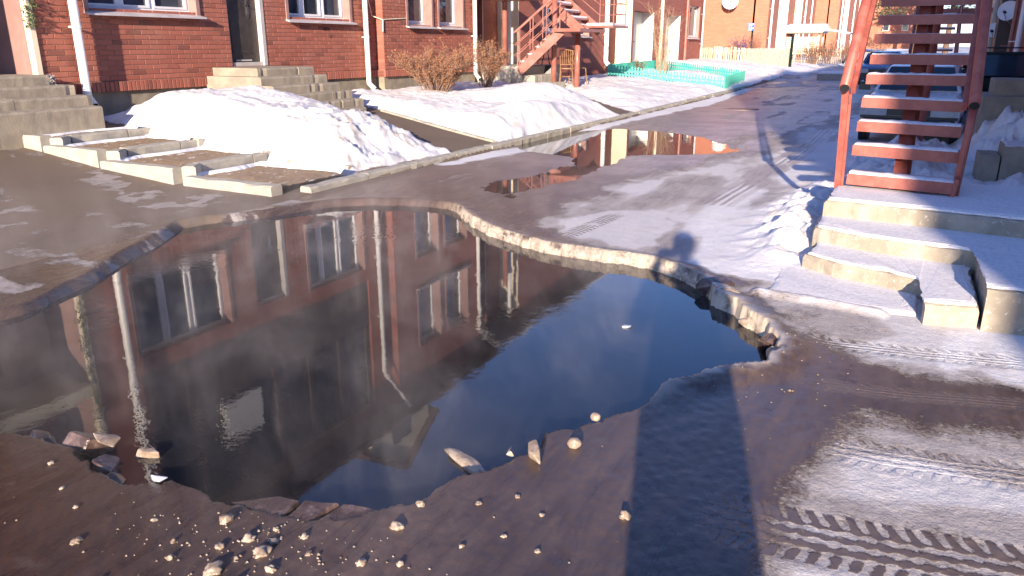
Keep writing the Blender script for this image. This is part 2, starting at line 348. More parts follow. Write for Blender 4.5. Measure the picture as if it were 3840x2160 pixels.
def ground(x, y, fine=True):
    """height and masks"""
    yard = np.interp(-x, [5.0, 5.9, 7, 8, 9.2, 10.9, 30], [.055, .10, .20, .31, .43, .50, .6])
    walk = np.interp(-x, [5.0, 5.8, 7.27, 8.55, 9.6, 10.5, 14, 30], [.055, .06, .07, .17, .30, .38, .55, .6])
    f = np.where(x < -10.0, sst(5.9, 6.4, y), sst(7.25, 7.6, y)); z = walk * (1 - f) + yard * f
    z = np.where(x > -5.6, .055, z)
    z = z + np.clip(y - 24, 0, 60) * .008
    z = z + sst(3.6, 5.2, y) * sst(-1.5, -.6, x) * .02
    und = (fbm(x, y, .8, 3, 3) - .5) * .03
    z = z + und * sst(-5.6, -4.5, x) * .6
    road = sst(-5.7, -5.5, x)
    # frozen flow ridges in the road ice
    rid = fbm(x * 2.2, y * .55, 1.0, 4, 11)
    z = z + road * (rid - .5) * .014 * sst(1.5, 4, y)
    # snow beds
    wob = (fbm(x, y, 1.3, 4, 21) - .5)
    sn = np.zeros_like(x); bank = np.zeros_like(x)
    d1 = sdf(BED1, x, y) + wob * .25
    h1 = sst(-.02, .75, d1) * (.40 + wob * .22) * (.75 + .25 * sst(-6, -7.2, x)) * (1 - .35 * sst(-9.6, -10.4, x)) + sst(-.02, .1, d1) * .04
    d2 = sdf(BED2, x, y) + wob * .2
    h2 = sst(-.02, .6, d2) * (.16 + wob * .16) + sst(-.02, .1, d2) * .04
    h2 += .34 * np.exp(-(((x + 7.3) / 1.0) ** 2 + ((y - 15.4) / 1.2) ** 2)) * sst(0, .6, d2)
    h2 += .22 * np.exp(-(((x + 6.3) / .6) ** 2 + ((y - 12.9) / 1.3) ** 2)) * sst(0, .5, d2)
    d3 = sdf(BED3, x, y) + wob * .2
    h3 = sst(-.02, .7, d3) * (.12 + wob * .16) + .22 * np.exp(-(((x + 7.6) / 1.1) ** 2 + ((y - 29.5) / 1.8) ** 2))
    z = z + h1 + h2 + h3
    bank = np.maximum.reduce([sst(-.03, .03, d1), sst(-.03, .03, d2), sst(-.03, .03, d3)])
    # far left yard beyond
    dF = np.minimum(sst(33, 34.5, y), sst(-5.3, -5.9, x)); z = z + dF * (.10 + .1 * wob); bank = np.maximum(bank, (dF > .5) * 1.)
    dG = sst(36, 40, y + wob * 6) * sst(-4.2 , -5.0, x + wob); z = z + dG * .14 ; bank = np.maximum(bank, dG)
    crack = fbm(x, y, 7, 4, 31); dirty = sst(.52, .7, fbm(x, y, 2.3, 4, 33))
    z = z + bank * (crack - .5) * .055 + bank * dirty * (fbm(x, y, 18, 2, 35) - .5) * .05
    rough_ = sst(-7.9, -6.8, x) * sst(-5.7, -6.2, x) * sst(9.8, 8.6, y) * sst(7.0, 7.5, y) * bank; z = z + rough_ * ((fbm(x, y, 6, 4, 36) - .5) * .16 + (fbm(x, y, 20, 3, 37) - .5) * .06)
    # right side snow around the red stair and the car
    rb = .26 * np.exp(-(((x + .05) / .55) ** 2 + ((y - 10.6) / 1.3) ** 2)) + .16 * np.exp(-(((x + .75) / .35) ** 2 + ((y - 7.6) / 1.5) ** 2))
    rb += .22 * sst(.55, 1.3, x) * sst(7.0, 9.5, y) * (1 - sst(30, 36, y)) + .22 * np.exp(-(((x - .4) / .5) ** 2 + ((y - 8.6) / .8) ** 2))
    rb += .55 * sst(.50, .95, x) * sst(9.7, 11.8, y) * (1 - sst(20, 26, y)) + .20 * np.exp(-(((x - .1) / .6) ** 2 + ((y - 11.2) / .9) ** 2))
    rb += .10 * np.exp(-(((x + .75) / .25) ** 2 + ((y - 6.2) / .6) ** 2))
    lump = fbm(x, y, 5, 4, 41)
    z = z + rb * (.75 + .6 * (lump - .5) * 2) + sst(.03, .12, rb) * (lump - .5) * .06
    bank = np.maximum(bank, sst(.05, .09, rb))
    # snow ledge left of the stair
    U, V, L = track([(-.72, 4.78), (-.05, 4.70)], x, y); z = z + sst(.10, .0, np.abs(V)) * .03 * (np.abs(x + .38) < .4)
    # holes with open water
    d = sdf(HOLE, x, y)
    jl = sst(-5.2, -3.9, x) + sst(2.6, 2.0, y); jl = np.clip(jl, 0, 1)
    jag = (fbm(x, y, 9, 3, 51) - .5) * .06 * (.35 + .65 * jl) + (fbm(x, y, 30, 2, 52) - .5) * .02 * jl
    dj = d + jag
    near = sst(3.2, 2.6, y + .0 * x)
    rim = sst(-.22, -.02, dj) * (1 - near)
    right = sst(-4.2, -3.6, x) * sst(2.8, 3.4, y)
    z = z + rim * .022 * right + rim * .012
    cw = .012 + .05 * (1 - jl); cl = np.clip((dj + cw) / (2 * cw), 0, 1); cl = cl * cl * (3 - 2 * cl)
    z = np.where(dj > -cw, z * (1 - cl) + cl * (-.02 - .12 * sst(0, .5, dj)), z)
    d2h = sdf(HOLE2, x, y) + jag * 2.5 + (fbm(x, y, 2, 2, 53) - .5) * .25
    z = z - sst(-.5, .0, d2h) * .016 * (d2h < .2) ; z = np.where(d2h > -.05, np.minimum(z, z * (1 - sst(-.05, .08, d2h)) + .0 * sst(-.05, .08, d2h)), z)
    # ---------------- masks
    n1 = fbm(x, y, 1.1, 5, 61); n2 = fbm(x, y, 4.2, 4, 62); nn = (n1 - .5) * .9 + (n2 - .5) * .5
    st = fbm(x * 3.0, y * .45, 1.0, 4, 63)           # streaks along the road
    def patch(poly, soft=.15, amp=1.0, w=.5): return sst(-soft, soft, sdf(poly, x, y) + nn * w) * amp
    snow = bank.copy()
    sa = patch(S1A, .30, 1, 1.0); snow = np.maximum(snow, sa * (.62 + .26 * sst(.35, .65, fbm(x * 2.2, y * .6, 1.2, 4, 64)) + .26 * sst(-1.9, -.8, x))); snow = np.maximum(snow, patch(S1B, .28, 1, .55) * (.65 + .24 * sst(.3, .65, fbm(x * .7, y * 2.2, 2.2, 5, 65))))
    snow = np.maximum(snow, patch(S2, .12, .88, .5)); snow = np.maximum(snow, patch(S3, .2, .7, .9))
    snow = np.maximum(snow, patch(S4, .2, .75, .8)); snow = np.maximum(snow, patch(S5, .12, .6, .5))
    snow = np.maximum(snow, patch(S6, .15, .8, .4)); snow = np.maximum(snow, patch(S7, .1, .95, .35))
    wet = patch(WET, .10, 1, .35); snow = snow * (1 - wet * .80)
    snow = np.maximum(snow, .5 * sst(.55, .72, st + .25 * (n2 - .5)) * road * sst(5.5, 8, y) * (1 - wet))
    snow = np.maximum(snow, .85 * sst(26, 33, y + nn * 14) * sst(.45, .6, n1 + .25 * sst(30, 50, y)) * road)
    snow = np.maximum(snow, .7 * sst(7, 9, y) * sst(-1.9, -1.2, x + nn * .7))
    g = patch(GREY, .05, 1, .08); snow = snow * (1 - .25 * g)
    # kerbside asphalt: paths and the walk on the left
    asph = ((x < -5.55) * 1.0) * (1 - bank)
    snow = np.maximum(snow, .62 * (x < -4.9) * (y < 6) * sst(.52, .64, fbm(x * .8, y * 2.0, 1.5, 5, 81)))
    lw = sst(-7.0, -8.6, x + nn * 2.0) * (y < 5.95) ; asph = np.maximum(asph, lw * (1 - snow * .5))
    asph = np.where((x > -5.5) & (y > 6), 0, asph)
    # tone of the bare ice: 0 brown near, 1 greyish mauve further off / right
    tone = np.clip(sst(-2.6, -.9, x + nn * .9) * .5 + sst(4.2, 7.2, y + nn * 2) * .6 + sst(6.5, 11, y) * .4 - .25 * sst(6, 12, y) * sst(-1.5, -5, x), 0, 1)
    snow = np.where(asph > .5, np.maximum(bank, snow * .8 * sst(.42, .6, n2)), snow)
    # tyre tracks
    tu = np.zeros_like(x); tv = np.zeros_like(x); ts = np.zeros_like(x); bare = np.zeros_like(x)
    for ln, hw, amp, dk in ((T1, .085, .75, .35), (T2, .07, .4, .3), (T3, .11, .40, .12), (T4, .15, .55, .5), (T5, .09, .8, .5), (T6, .2, .25, .55)):
        U, V, L = track(ln, x, y); m = sst(hw * 1.08, hw * .9, np.abs(V)) * sst(0, .3, U) * sst(0.02, .3, L - U + .05)
        br = sst(.25, .45, n2 + .15)
        s = m * amp * br; k = s > ts
        tu = np.where(k, U, tu); tv = np.where(k, V / hw, tv); ts = np.maximum(ts, s); bare = np.maximum(bare, m * dk * br)
    z = z - ts * .006
    dirtm = bank * np.maximum(sst(.54, .66, fbm(x, y, 3.0, 4, 38)) * .5, rough_ * sst(.42, .6, fbm(x, y, 4, 3, 39)))
    asph = np.where(bank > .5, dirtm, asph)
    edge = sst(.10, .0, -dj) * (dj < .03) * right     # cream broken rim of the thick ice
    z = z + (fbm(x, y, 26, 2, 71) - .5) * .004 * (road)
    return z, snow, asph, tone, tu, tv, ts, bare, edge, bank, dj, d2h

def gz(x, y):
    return float(ground(np.array([float(x)]), np.array([float(y)]))[0][0])

# ------------------------------------------------------------------ the ground sheet
def build_ground():
    head = R(27.3)
    a = np.concatenate([np.linspace(-180, -42, 50, endpoint=False), np.linspace(-42, 42, 820, endpoint=False), np.linspace(42, 180, 50, endpoint=False)])
    ang = np.radians(a)
    r = np.concatenate([[.05, .5], np.geomspace(1.0, 62, 880), np.geomspace(66, 1500, 26)])
    A, Rr = np.meshgrid(ang, r); x = Rr * np.sin(A - head); y = Rr * np.cos(A - head)
    xs = x.ravel(); ys = y.ravel()
    z, snow, asph, tone, tu, tv, ts, bare, edge, bank, dj, d2h = ground(xs, ys)
    NR, NA = x.shape
    i = np.arange(NR - 1)[:, None] * NA; j = np.arange(NA)[None, :]; j2 = (j + 1) % NA
    q = np.stack([i + j, i + NA + j, i + NA + j2, i + j2], -1).reshape(-1, 4)
    bf = bank[q].mean(1) > .5; af = (asph[q].mean(1) > .5) & ~bf
    mats = ground_material()
    for nm, sel in (('icy_road', ~bf & ~af), ('snow_banks', bf), ('asphalt_path', af)):
        Q = q[sel]; used = np.unique(Q); mp = np.full(xs.shape, -1); mp[used] = np.arange(len(used)); Q = mp[Q]
        me = bpy.data.meshes.new(nm); me.vertices.add(len(used)); me.loops.add(Q.size); me.polygons.add(len(Q))
        me.vertices.foreach_set('co', np.stack([xs[used], ys[used], z[used]], -1).ravel().astype(np.float32))
        me.loops.foreach_set('vertex_index', Q.ravel().astype(np.int32))
        me.polygons.foreach_set('loop_start', (np.arange(len(Q)) * 4).astype(np.int32))
        me.update(calc_edges=True)
        for nme, cols in (('m1', (snow, asph, bare, tone)), ('trk', (tu, tv, ts, edge))):
            at = me.attributes.new(nme, 'FLOAT_COLOR', 'POINT')
            at.data.foreach_set('color', np.stack([c[used] for c in cols], -1).astype(np.float32).ravel())
        me.materials.append(mats); me.polygons.foreach_set('use_smooth', np.ones(len(Q), bool))
        me.validate()
        o = bpy.data.objects.new(nm, me); C.objects.link(o); o['kind'] = 'structure'

def ground_material():
    t = NT('ground_ice_snow'); p = t.pos()
    a = t.add('ShaderNodeAttribute', attribute_name='m1'); s1 = t.add('ShaderNodeSeparateColor'); t.l(a.outputs['Color'], s1.inputs[0])
    snow, asph, bare, tone = s1.outputs[0], s1.outputs[1], s1.outputs[2], a.outputs['Alpha']
    b = t.add('ShaderNodeAttribute', attribute_name='trk'); s2 = t.add('ShaderNodeSeparateColor'); t.l(b.outputs['Color'], s2.inputs[0])
    u, v, ts, edge = s2.outputs[0], s2.outputs[1], s2.outputs[2], b.outputs['Alpha']
    nf = t.noise(p, 55, 5, .75); nm = t.noise(p, 9, 6, .65); nl = t.noise(p, 1.4, 5, .6); ng = t.noise(p, 220, 2, .6)
    nst = t.noise(t.map(p, (6, 1.2, 1), (0, 0, R(12))), 2.2, 6, .7, .6)
    # bare ice
    ice0 = t.mix(t.ramp(nst, .3, .7), (.036, .018, .011), (.070, .038, .024))
    ice1 = t.mix(t.ramp(nst, .3, .7), (.30, .225, .215), (.56, .48, .465))
    icem = t.mix(t.ramp(nst, .3, .7), (.078, .049, .037), (.150, .104, .084))
    ice = t.mix(t.ramp(tone, 0, .5), ice0, icem); ice = t.mix(t.ramp(tone, .5, 1), ice, ice1)
    ice = t.mix(t.math('MULTIPLY', t.ramp(nl, .35, .7), .45), ice, (.035, .02, .014)); ice = t.mix(t.math('MULTIPLY', t.ramp(nm, .55, .8), .35), ice, (.20, .15, .12)); ice = t.mix(t.math('MULTIPLY', t.ramp(nf, .70, .78), .4), ice, (.5, .46, .42))
    ash = t.mix(t.ramp(ng, .35, .7), (.10, .070, .048), (.25, .185, .13)); ash = t.mix(t.math('MULTIPLY', t.ramp(nl, .4, .65), .4), ash, (.13, .09, .065))
    bsel = t.ramp(asph, .35, .65); bankd = t.math('MULTIPLY', asph, t.ramp(snow, .94, .98))
    base = t.mix(bsel, ice, ash); base = t.mix(t.math('MULTIPLY', ts, .8), base, (.20, .155, .14))
    # snow cover breaks up at its border
    brk = t.math('ADD', t.math('MULTIPLY', t.math('SUBTRACT', nf, .5), 1.1), t.math('MULTIPLY', t.math('SUBTRACT', nm, .5), .9))
    sm = t.math('ADD', snow, t.math('MULTIPLY', brk, t.math('SUBTRACT', 1.12, t.math('MULTIPLY', snow, .75))))
    # tyre tread: chevron lugs and ribs
    w1 = t.math('SINE', t.math('MULTIPLY', t.math('ADD', t.math('ADD', u, t.math('MULTIPLY', nm, .035)), t.math('MULTIPLY', t.math('ABSOLUTE', v), .05)), 104.0))
    w2 = t.math('SINE', t.math('MULTIPLY', v, 15.0))
    out = t.ramp(t.math('ABSOLUTE', v), .45, .6)
    tread = t.mixf(out, t.math('ADD', w2, t.math('MULTIPLY', w1, .45)), w1)
    tread = t.math('ADD', tread, t.math('MULTIPLY', t.math('SUBTRACT', nf, .5), 3.6)); tread = t.math('ADD', tread, t.math('MULTIPLY', t.math('SUBTRACT', nm, .5), 3.0))
    tr = t.math('MULTIPLY', ts, t.ramp(tread, -.5, .5))
    sm = t.math('SUBTRACT', sm, t.math('MULTIPLY', bare, t.math('ADD', .55, t.math('MULTIPLY', t.math('SUBTRACT', .5, t.ramp(tread, -.5, .5)), -.9))))
    sf = t.ramp(sm, .36, .62)
    dirt = t.math('MULTIPLY', t.ramp(nl, .42, .68), t.ramp(nm, .4, .65))
    sc = t.mix(t.ramp(nm, .3, .7), (.74, .73, .75), (.83, .82, .82))
    # trodden snow on the road is greyer than the banks
    grey = t.math('SUBTRACT', 1.0, t.ramp(snow, .78, .97))
    sc = t.mix(t.math('MULTIPLY', grey, .85), sc, t.mix(t.ramp(t.math('ADD', t.math('MULTIPLY', nf, .5), t.math('MULTIPLY', nl, .5)), .32, .66), (.25, .205, .185), (.56, .51, .495)))
    sc = t.mix(t.math('MULTIPLY', t.math('SUBTRACT', 1.0, t.ramp(snow, .55, .86)), .6), sc, t.mix(t.ramp(nst, .35, .65), (.17, .135, .115), (.40, .355, .335)))
    sc = t.mix(t.math('MULTIPLY', dirt, .35), sc, (.42, .34, .25))
    sc = t.mix(t.math('MULTIPLY', t.math('MULTIPLY', bankd, .65), t.ramp(nm, .38, .62)), sc, (.50, .40, .29))
    col = t.mix(sf, base, sc)
    col = t.mix(t.math('MULTIPLY', edge, t.ramp(nm, .3, .55)), col, (.56, .47, .36))
    rough = t.mixf(sf, t.mixf(bsel, t.math('ADD', t.lin(nst, .3, .7, .14, .36), t.math('MULTIPLY', tone, .20)), .85), .72)
    h = t.math('ADD', t.math('MULTIPLY', nf, t.mixf(sf, .12, .75)), t.math('MULTIPLY', nm, t.mixf(sf, .25, .9)))
    h = t.math('ADD', h, t.math('MULTIPLY', ng, t.mixf(bsel, .02, .4)))
    h = t.math('ADD', h, t.math('MULTIPLY', nst, .12))
    h = t.math('ADD', h, t.math('MULTIPLY', tr, -.7))
    return t.base(col, rough, t.bump(h, .85, .012), .5)
build_ground()

# ------------------------------------------------------------------ water
def water(name, poly, z, tint):
    t = NT(name + '_surface'); p = t.pos()
    n1 = t.noise(t.map(p, (1, 1.0, 1)), 14, 3, .5); n2 = t.noise(p, 46, 2, .5); big = t.noise(p, .9, 3)
    h = t.math('MULTIPLY', t.math('ADD', n1, t.math('MULTIPLY', n2, .35)), t.lin(t.ramp(big, .5, .72), 0, 1, .10, 1.0))
    # rings where warm water wells up
    for cx, cy, rr, am in ((-3.9, 5.15, .55, 1.6), (-4.55, 4.35, .3, 1.0), (-4.2, 5.4, .5, 1.2)):
        vm = t.add('ShaderNodeVectorMath', operation='DISTANCE'); t.l(p, vm.inputs[0]); vm.inputs[1].default_value = (cx, cy, z)
        dd = vm.outputs['Value']
        w = t.math('SINE', t.math('ADD', t.math('MULTIPLY', dd, 95), t.math('MULTIPLY', n1, 14)))
        h = t.math('ADD', h, t.math('MULTIPLY', t.math('MULTIPLY', w, t.ramp(dd, rr, 0)), .10 * am))
    nb = t.noise(p, 2.1, 4)
    t.base(t.mix(t.ramp(nb, .3, .7), tint, tuple(c * .6 for c in tint)), .015, t.bump(h, .045, .02), .72)
    t.b.inputs['IOR'].default_value = 1.36
    m = MB(); m.add([(x, y, z) for x, y in poly], [tuple(range(len(poly)))])
    o = m.build(name, t.m); o['kind'] = 'structure'
    return o
def grow(poly, d):
    P = [Vector(p) for p in poly]; out = []
    for i in range(len(P)):
        e = (P[(i + 1) % len(P)] - P[i - 1]); n = Vector((-e.y, e.x)).normalized(); out.append(P[i] + n * d)
    return [tuple(p) for p in out]
water('open_water', [(-9.9, -.9), (-9.3, 2.2), (-6.4, 3.2), (-6.1, 5.6), (-5.2, 6.8), (-3.6, 6.8), (-2, 5.6), (-.6, 5.4), (-.2, 4.2), (-.35, 3.4), (-1.0, 2.2), (-1.5, 1.4), (-3, 1.3), (-6, .1)], 0.0, (.018, .018, .022))
water('street_puddle', [(-5.95, 10.9), (-5.95, 13.9), (-4.9, 14.6), (-3.4, 14.3), (-1.9, 12.4), (-2.2, 10.9), (-3.2, 10.2), (-3.2, 7.0), (-4.3, 6.9), (-4.6, 8.2), (-4.4, 9.8)], .034, (.06, .045, .04))

# ------------------------------------------------------------------ houses
BM = {}
def brick_mesh(w, h, d):
    k = (round(w, 3), round(h, 3), round(d, 3))
    if k not in BM:
        m = MB(); b = .004
        # face towards +x, slightly rounded arrises
        o = [(0, -w / 2, -h / 2), (0, w / 2, -h / 2), (0, w / 2, h / 2), (0, -w / 2, h / 2)]
        q = [(d - b, y, z) for _, y, z in o]; r = [(d, y * (1 - 2 * b / w), z * (1 - 2 * b / h)) for _, y, z in o]
        m.add(o + q + r, [(0, 1, 5, 4), (1, 2, 6, 5), (2, 3, 7, 6), (3, 0, 4, 7), (4, 5, 9, 8), (5, 6, 10, 9), (6, 7, 11, 10), (7, 4, 8, 11), (8, 9, 10, 11)])
        me = bpy.data.meshes.new('brick'); me.from_pydata(m.v, [], m.f); me.materials.append(brickA); BM[k] = me
    return BM[k]

def walls(mb, x0, x1, y0, y1, z0, z1, holes):
    """wall slab with rectangular openings (ya,yb,za,zb)"""
    ys = sorted({y0, y1, *[min(max(h[i], y0), y1) for h in holes for i in (0, 1)]})
    zs = sorted({z0, z1, *[min(max(h[i], z0), z1) for h in holes for i in (2, 3)]})
    for a, b in zip(ys, ys[1:]):
        run = None
        for c, d in zip(zs, zs[1:]):
            cy, cz = (a + b) / 2, (c + d) / 2
            inside = any(h[0] < cy < h[1] and h[2] < cz < h[3] for h in holes)
            if not inside: run = (run[0], d) if run else (c, d)
            if inside or d == zs[-1]:
                if run: mb.box(x0, x1, a, b, run[0], run[1])
                run = None

def window(par, xf, ya, yb, za, zb, mull=(), depth=.13, reveal=True, sill=True, trans=None):
    xo = xf - depth
    m = MB(); t = .065
    m.box(xo - .06, xo, ya, ya + t, za, zb); m.box(xo - .06, xo, yb - t, yb, za, zb)
    m.box(xo - .06, xo, ya + t, yb - t, za, za + t); m.box(xo - .06, xo, ya + t, yb - t, zb - t, zb)
    ed = [ya + t] + [ya + (yb - ya) * k for k in mull] + [yb - t]
    for k in ed[1:-1]: m.box(xo - .055, xo - .002, k - .035, k + .035, za + t, zb - t)
    if trans: m.box(xo - .055, xo - .003, ya + t, yb - t, trans - .03, trans + .03)
    for a, b in zip(ed, ed[1:]):            # sash rims
        a2, b2 = a + (.035 if a != ed[0] else 0), b - (.035 if b != ed[-1] else 0)
        for s in ((a2, a2 + .035, za + t, zb - t), (b2 - .035, b2, za + t, zb - t)): m.box(xo - .05, xo + .012, *s)
        m.box(xo - .05, xo + .012, a2 + .035, b2 - .035, za + t, za + t + .035)
    w = m.build('window', pvcM, par)
    for a, b in zip(ed, ed[1:]):
        one('pane', glassM, w, 'box', xo - .045, xo - .03, a, b, za + t, zb - t)
    if sill:
        m = MB(); m.add([(xo + .005, ya - .01, za + .03), (xo + .005, yb + .01, za + .03), (xf + .13, yb + .10, za - .055), (xf + .13, ya - .10, za - .055),
                         (xo + .005, ya - .01, za - .02), (xo + .005, yb + .01, za - .02), (xf + .13, yb + .10, za - .08), (xf + .13, ya - .10, za - .08)],
                        [(0, 1, 2, 3), (3, 2, 6, 7), (0, 3, 7, 4), (1, 5, 6, 2), (4, 7, 6, 5), (0, 4, 5, 1)])
        m.build('sill', sillM, w)
    if reveal:
        for s, yy in ((1, yb), (-1, ya)):
            m = MB(); m.box(xo, xf + .03, yy - (.012 if s > 0 else -.0), yy + (.0 if s > 0 else .012), za - .03, zb)
            m.box(xf + .012, xf + .03, yy if s > 0 else yy - .06, yy + .06 if s > 0 else yy, za - .03, zb)
            m.build('reveal_panel', revealM, w)
    return w

def downpipe(par, x, y, z0, z1, mat=None, r=.055, eave=None, outlet=(.12, 0), name='downpipe'):
    mat = mat or whiteM; m = MB()
    pts = [(x + outlet[0], y + outlet[1], z0 - .05), (x, y, z0 + .08), (x, y, z0 + .3), (x, y, z1)]
    if eave: pts += [(eave[0], eave[1], eave[2])]
    m.tube(pts, r, 14)
    z = z0 + 1.05
    while z < z1: m.tube([(x, y, z - .02), (x, y, z + .02)], r + .006, 14); m.box(x - .2, x - r, y - .015, y + .015, z - .012, z + .012); z += 1.5
    o = m.build(name, mat, par, False, 0)
    o.data.shade_smooth() if False else None
    m2 = MB(); m2.tube([(x + outlet[0] * 1.02, y + outlet[1] * 1.02, z0 - .053), (x + outlet[0] * .9, y + outlet[1] * .9, z0 - .038)], r * .86, 14)
    m2.build('pipe_mouth', darkM, o)
    return o

XL, XR_ = -11.0, -10.78        # wall faces left and right of the pier
def house_near():
    H = thing('brick_house', (-11, 12, .5), 'nearest red brick house with white downpipes, dark entrance door and windows above a concrete plinth', 'house')
    zt = 2.76
    holesL = [(10.42, 11.28, 1.2, 3.35), (7.76, 9.74, 2.06, 3.45), (11.92, 13.78, 2.06, 3.45)]
    holesR = [(15.60, 16.62, 2.02, 3.6), (16.95, 18.08, 2.02, 3.6), (15.60, 16.62, 4.45, 6.0), (16.95, 18.08, 4.45, 6.0)]
    Y0, YP, Y1 = 6.93, 14.66, 18.75
    m = MB()
    walls(m, XL - .5, XL - .008, Y0, YP, 1.03, zt, holesL); walls(m, XR_ - .7, XR_ - .008, YP + .008, Y1, 1.03, zt, holesR)
    core = m.build('mortar_wall', mortarM, H)
    # upper storeys
    m = MB(); up = [(7.7, 13.9, 3.75, 6.9)]
    walls(m, XL - .5, XL, Y0, YP, zt, 7.3, holesL + up); walls(m, XR_ - .7, XR_, YP, Y1, zt, 7.3, holesR)
    m.box(XL - .6, XL, 3.2, 5.05, .4, 7.3)
    m.box(XL - .7, XL - .62, Y0, Y1, .5, 7.3)
    wl_ = m.build('wall', wallA, H)
    # glazed dark loggia over the ground floor
    m = MB(); m.box(XL - .45, XL - .04, 7.7, 13.9, 3.75, 4.85); lp = m.build('loggia_panel', darkwoodM, H)
    m = MB()
    for k in range(7): m.box(XL - .12, XL - .03, 7.7 + k * 1.0, 7.78 + k * 1.0, 4.85, 6.9)
    lf = m.build('loggia_frame', darkwoodM, H)
    one('pane', simple('brown_glazing', (.03, .026, .018), (.022, .02, .014), .25, 2, .02), lf, 'box', XL - .10, XL - .07, 7.7, 13.9, 4.85, 6.9)
    one('balcony_board', whiteM, H, 'box', XL - .02, XL + .03, 9.3, 10.25, 5.0, 5.8)
    # bricks, one by one
    cand = []
    def course(xf, ya, yb, z, off, holes, h=.065):
        y = ya - off
        while y < yb:
            a, b = max(y, ya), min(y + .25, yb)
            for hh in holes:
                if hh[2] < z < hh[3]:
                    if a >= hh[0] and b <= hh[1]: a = b
                    elif a < hh[0] < b: b = hh[0]
                    elif a < hh[1] < b: a = hh[1]
            if b - a > .04: cand.append((xf, (a + b) / 2, z, round(b - a, 3), h, .009))
            y += .26
    z = 1.045 + .0325; i = 0
    while z < zt:
        course(XL - .008, Y0, YP, z, .13 if i % 2 else 0, holesL); course(XR_ - .008, YP, Y1, z, .13 if i % 2 else 0, holesR)
        z += .075; i += 1
    for xf, ya, yb in ((XL - .008, Y0, 9.9), (XL - .008, 11.25, YP), (XR_ - .008, YP, Y1)):
        y = ya
        while y < yb - .03: cand.append((xf, y + .0325, .956, .065, .145, .058)); y += .0755
    cand.sort(key=lambda c: (c[1] - 7.2) ** 2 * .45 + (c[2] - 1.5) ** 2 * .2 if c[4] < .1 else (c[1] - 7.2) ** 2 + 2)
    rb = random.Random(3); rest = MB()
    for k, (x, y, z, w, h, d) in enumerate(cand):
        dx = rb.uniform(-.0015, .0015)
        me = brick_mesh(w, h, d)
        if k < 296:
            o = bpy.data.objects.new('brick', me); C.objects.link(o); o.parent = core
            o.location = Vector((x + dx, y, z)) - wl(core); o.rotation_euler = (rb.uniform(-.006, .006), 0, 0)
        else:
            rest.add([(v.co.x + x + dx, v.co.y + y, v.co.z + z) for v in me.vertices], [tuple(p.vertices) for p in me.polygons])
    o = rest.build('brick_courses', brickA, core, fix=False); o['kind'] = 'stuff'
    # pier face towards the sun, thin bricks
    m = MB(); z = 1.045; i = 0
    while z < 7.2:
        e = XR_ - .001 if i % 2 else XR_ - .012
        m.box(XL + .002, e, YP - .004, YP + .006, z, z + .065)
        z += .075; i += 1
    pier = m.build('pier_bricks', brickA, core); pier['kind'] = 'stuff'
    m = MB(); m.box(XL - .01, XR_ + .045, YP - .05, YP - .003, .885, 1.03); vb = m.build('vent_brick', brickA, H)
    m = MB()
    for a in range(7):
        for b in range(4): m.box(XL + .07 + a * .021, XL + .083 + a * .021, YP - .054, YP - .049, .90 + b * .033, .918 + b * .033)
    m.build('vent_hole', darkM, vb)
    # plinth
    m = MB(); m.box(XL - .6, XL - .015, Y0, YP - .02, .2, .884); m.box(XL - .6, XR_ - .02, YP - .02, Y1, .2, .884)
    m.box(XL - .6, XL - .03, 3.0, 5.05, .2, .6)
    m.build('plinth', plinthM, H, bevel=.008)
    m = MB(); m.box(XL - .05, XL + .052, 7.5, 9.9, 1.030, 1.045); 
    # recess on the left with its pale jamb
    m = MB(); m.box(XL - 1.05, XL - .95, 4.9, 7.2, .9, 7.2); m.build('recess_wall', revealM, H)
    m = MB(); m.box(XL - 1.04, XL - .90, 5.2, 6.05, 1.17, 3.3); rd = m.build('recess_door', darkdoorM, H)
    m = MB(); m.box(XL - .10, XL + .025, 6.85, 6.925, 1.16, 6.6); m.build('jamb', creamM, H)
    m = MB(); m.box(XL - 1.0, XL - .102, 6.87, 6.925, 1.16, 6.6); m.build('side_panel', revealM, H)
    m = MB(); m.box(XL - 1.0, XL + .02, 5.0, 6.93, 3.55, 3.75); m.build('lintel', creamM, H)
    # entrance door
    m = MB(); m.box(XL - .14, XL - .10, 10.47, 11.20, 1.27, 3.28); d = m.build('door', darkdoorM, H)
    m = MB()
    for (a, b, c, e) in ((10.55, 11.12, 1.42, 2.0), (10.55, 11.12, 2.35, 3.15)):
        m.box(XL - .10, XL - .094, a, b, c, e)
    m.build('door_panel', darkdoorM, d)
    m = MB(); m.prism([(10.99, 2.03), (11.02, 2.10), (11.02, 2.32), (10.99, 2.40), (10.96, 2.32), (10.96, 2.10)], XL - .10, XL - .085)
    m.box(XL - .085, XL - .05, 10.975, 11.005, 2.22, 2.25); m.box(XL - .065, XL - .05, 10.88, 11.03, 2.225, 2.25); m.build('handle', chromeM, d)
    m = MB(); m.box(XL - .20, XL - .05, 10.42, 10.47, 1.2, 3.35); m.box(XL - .20, XL + .01, 11.20, 11.28, 1.2, 3.35); m.box(XL - .20, XL - .05, 10.47, 11.20, 3.28, 3.35)
    m.box(XL - .16, XL - .03, 10.47, 11.20, 1.2, 1.265); m.box(XL - .098, XL - .085, 10.6, 10.98, 1.285, 1.31)
    m.build('door_frame', simple('pale_grey_frame', (.50, .47, .45), (.44, .41, .40), .4, 5, .03), d)
    # windows
    window(H, XL, 7.76, 9.74, 2.06, 3.45, (.33, .62), .15); window(H, XL, 11.92, 13.78, 2.06, 3.45, (.30, .62), .15)
    for a, b, c, e in holesR: window(H, XR_, a, b, c, e, (), .2)
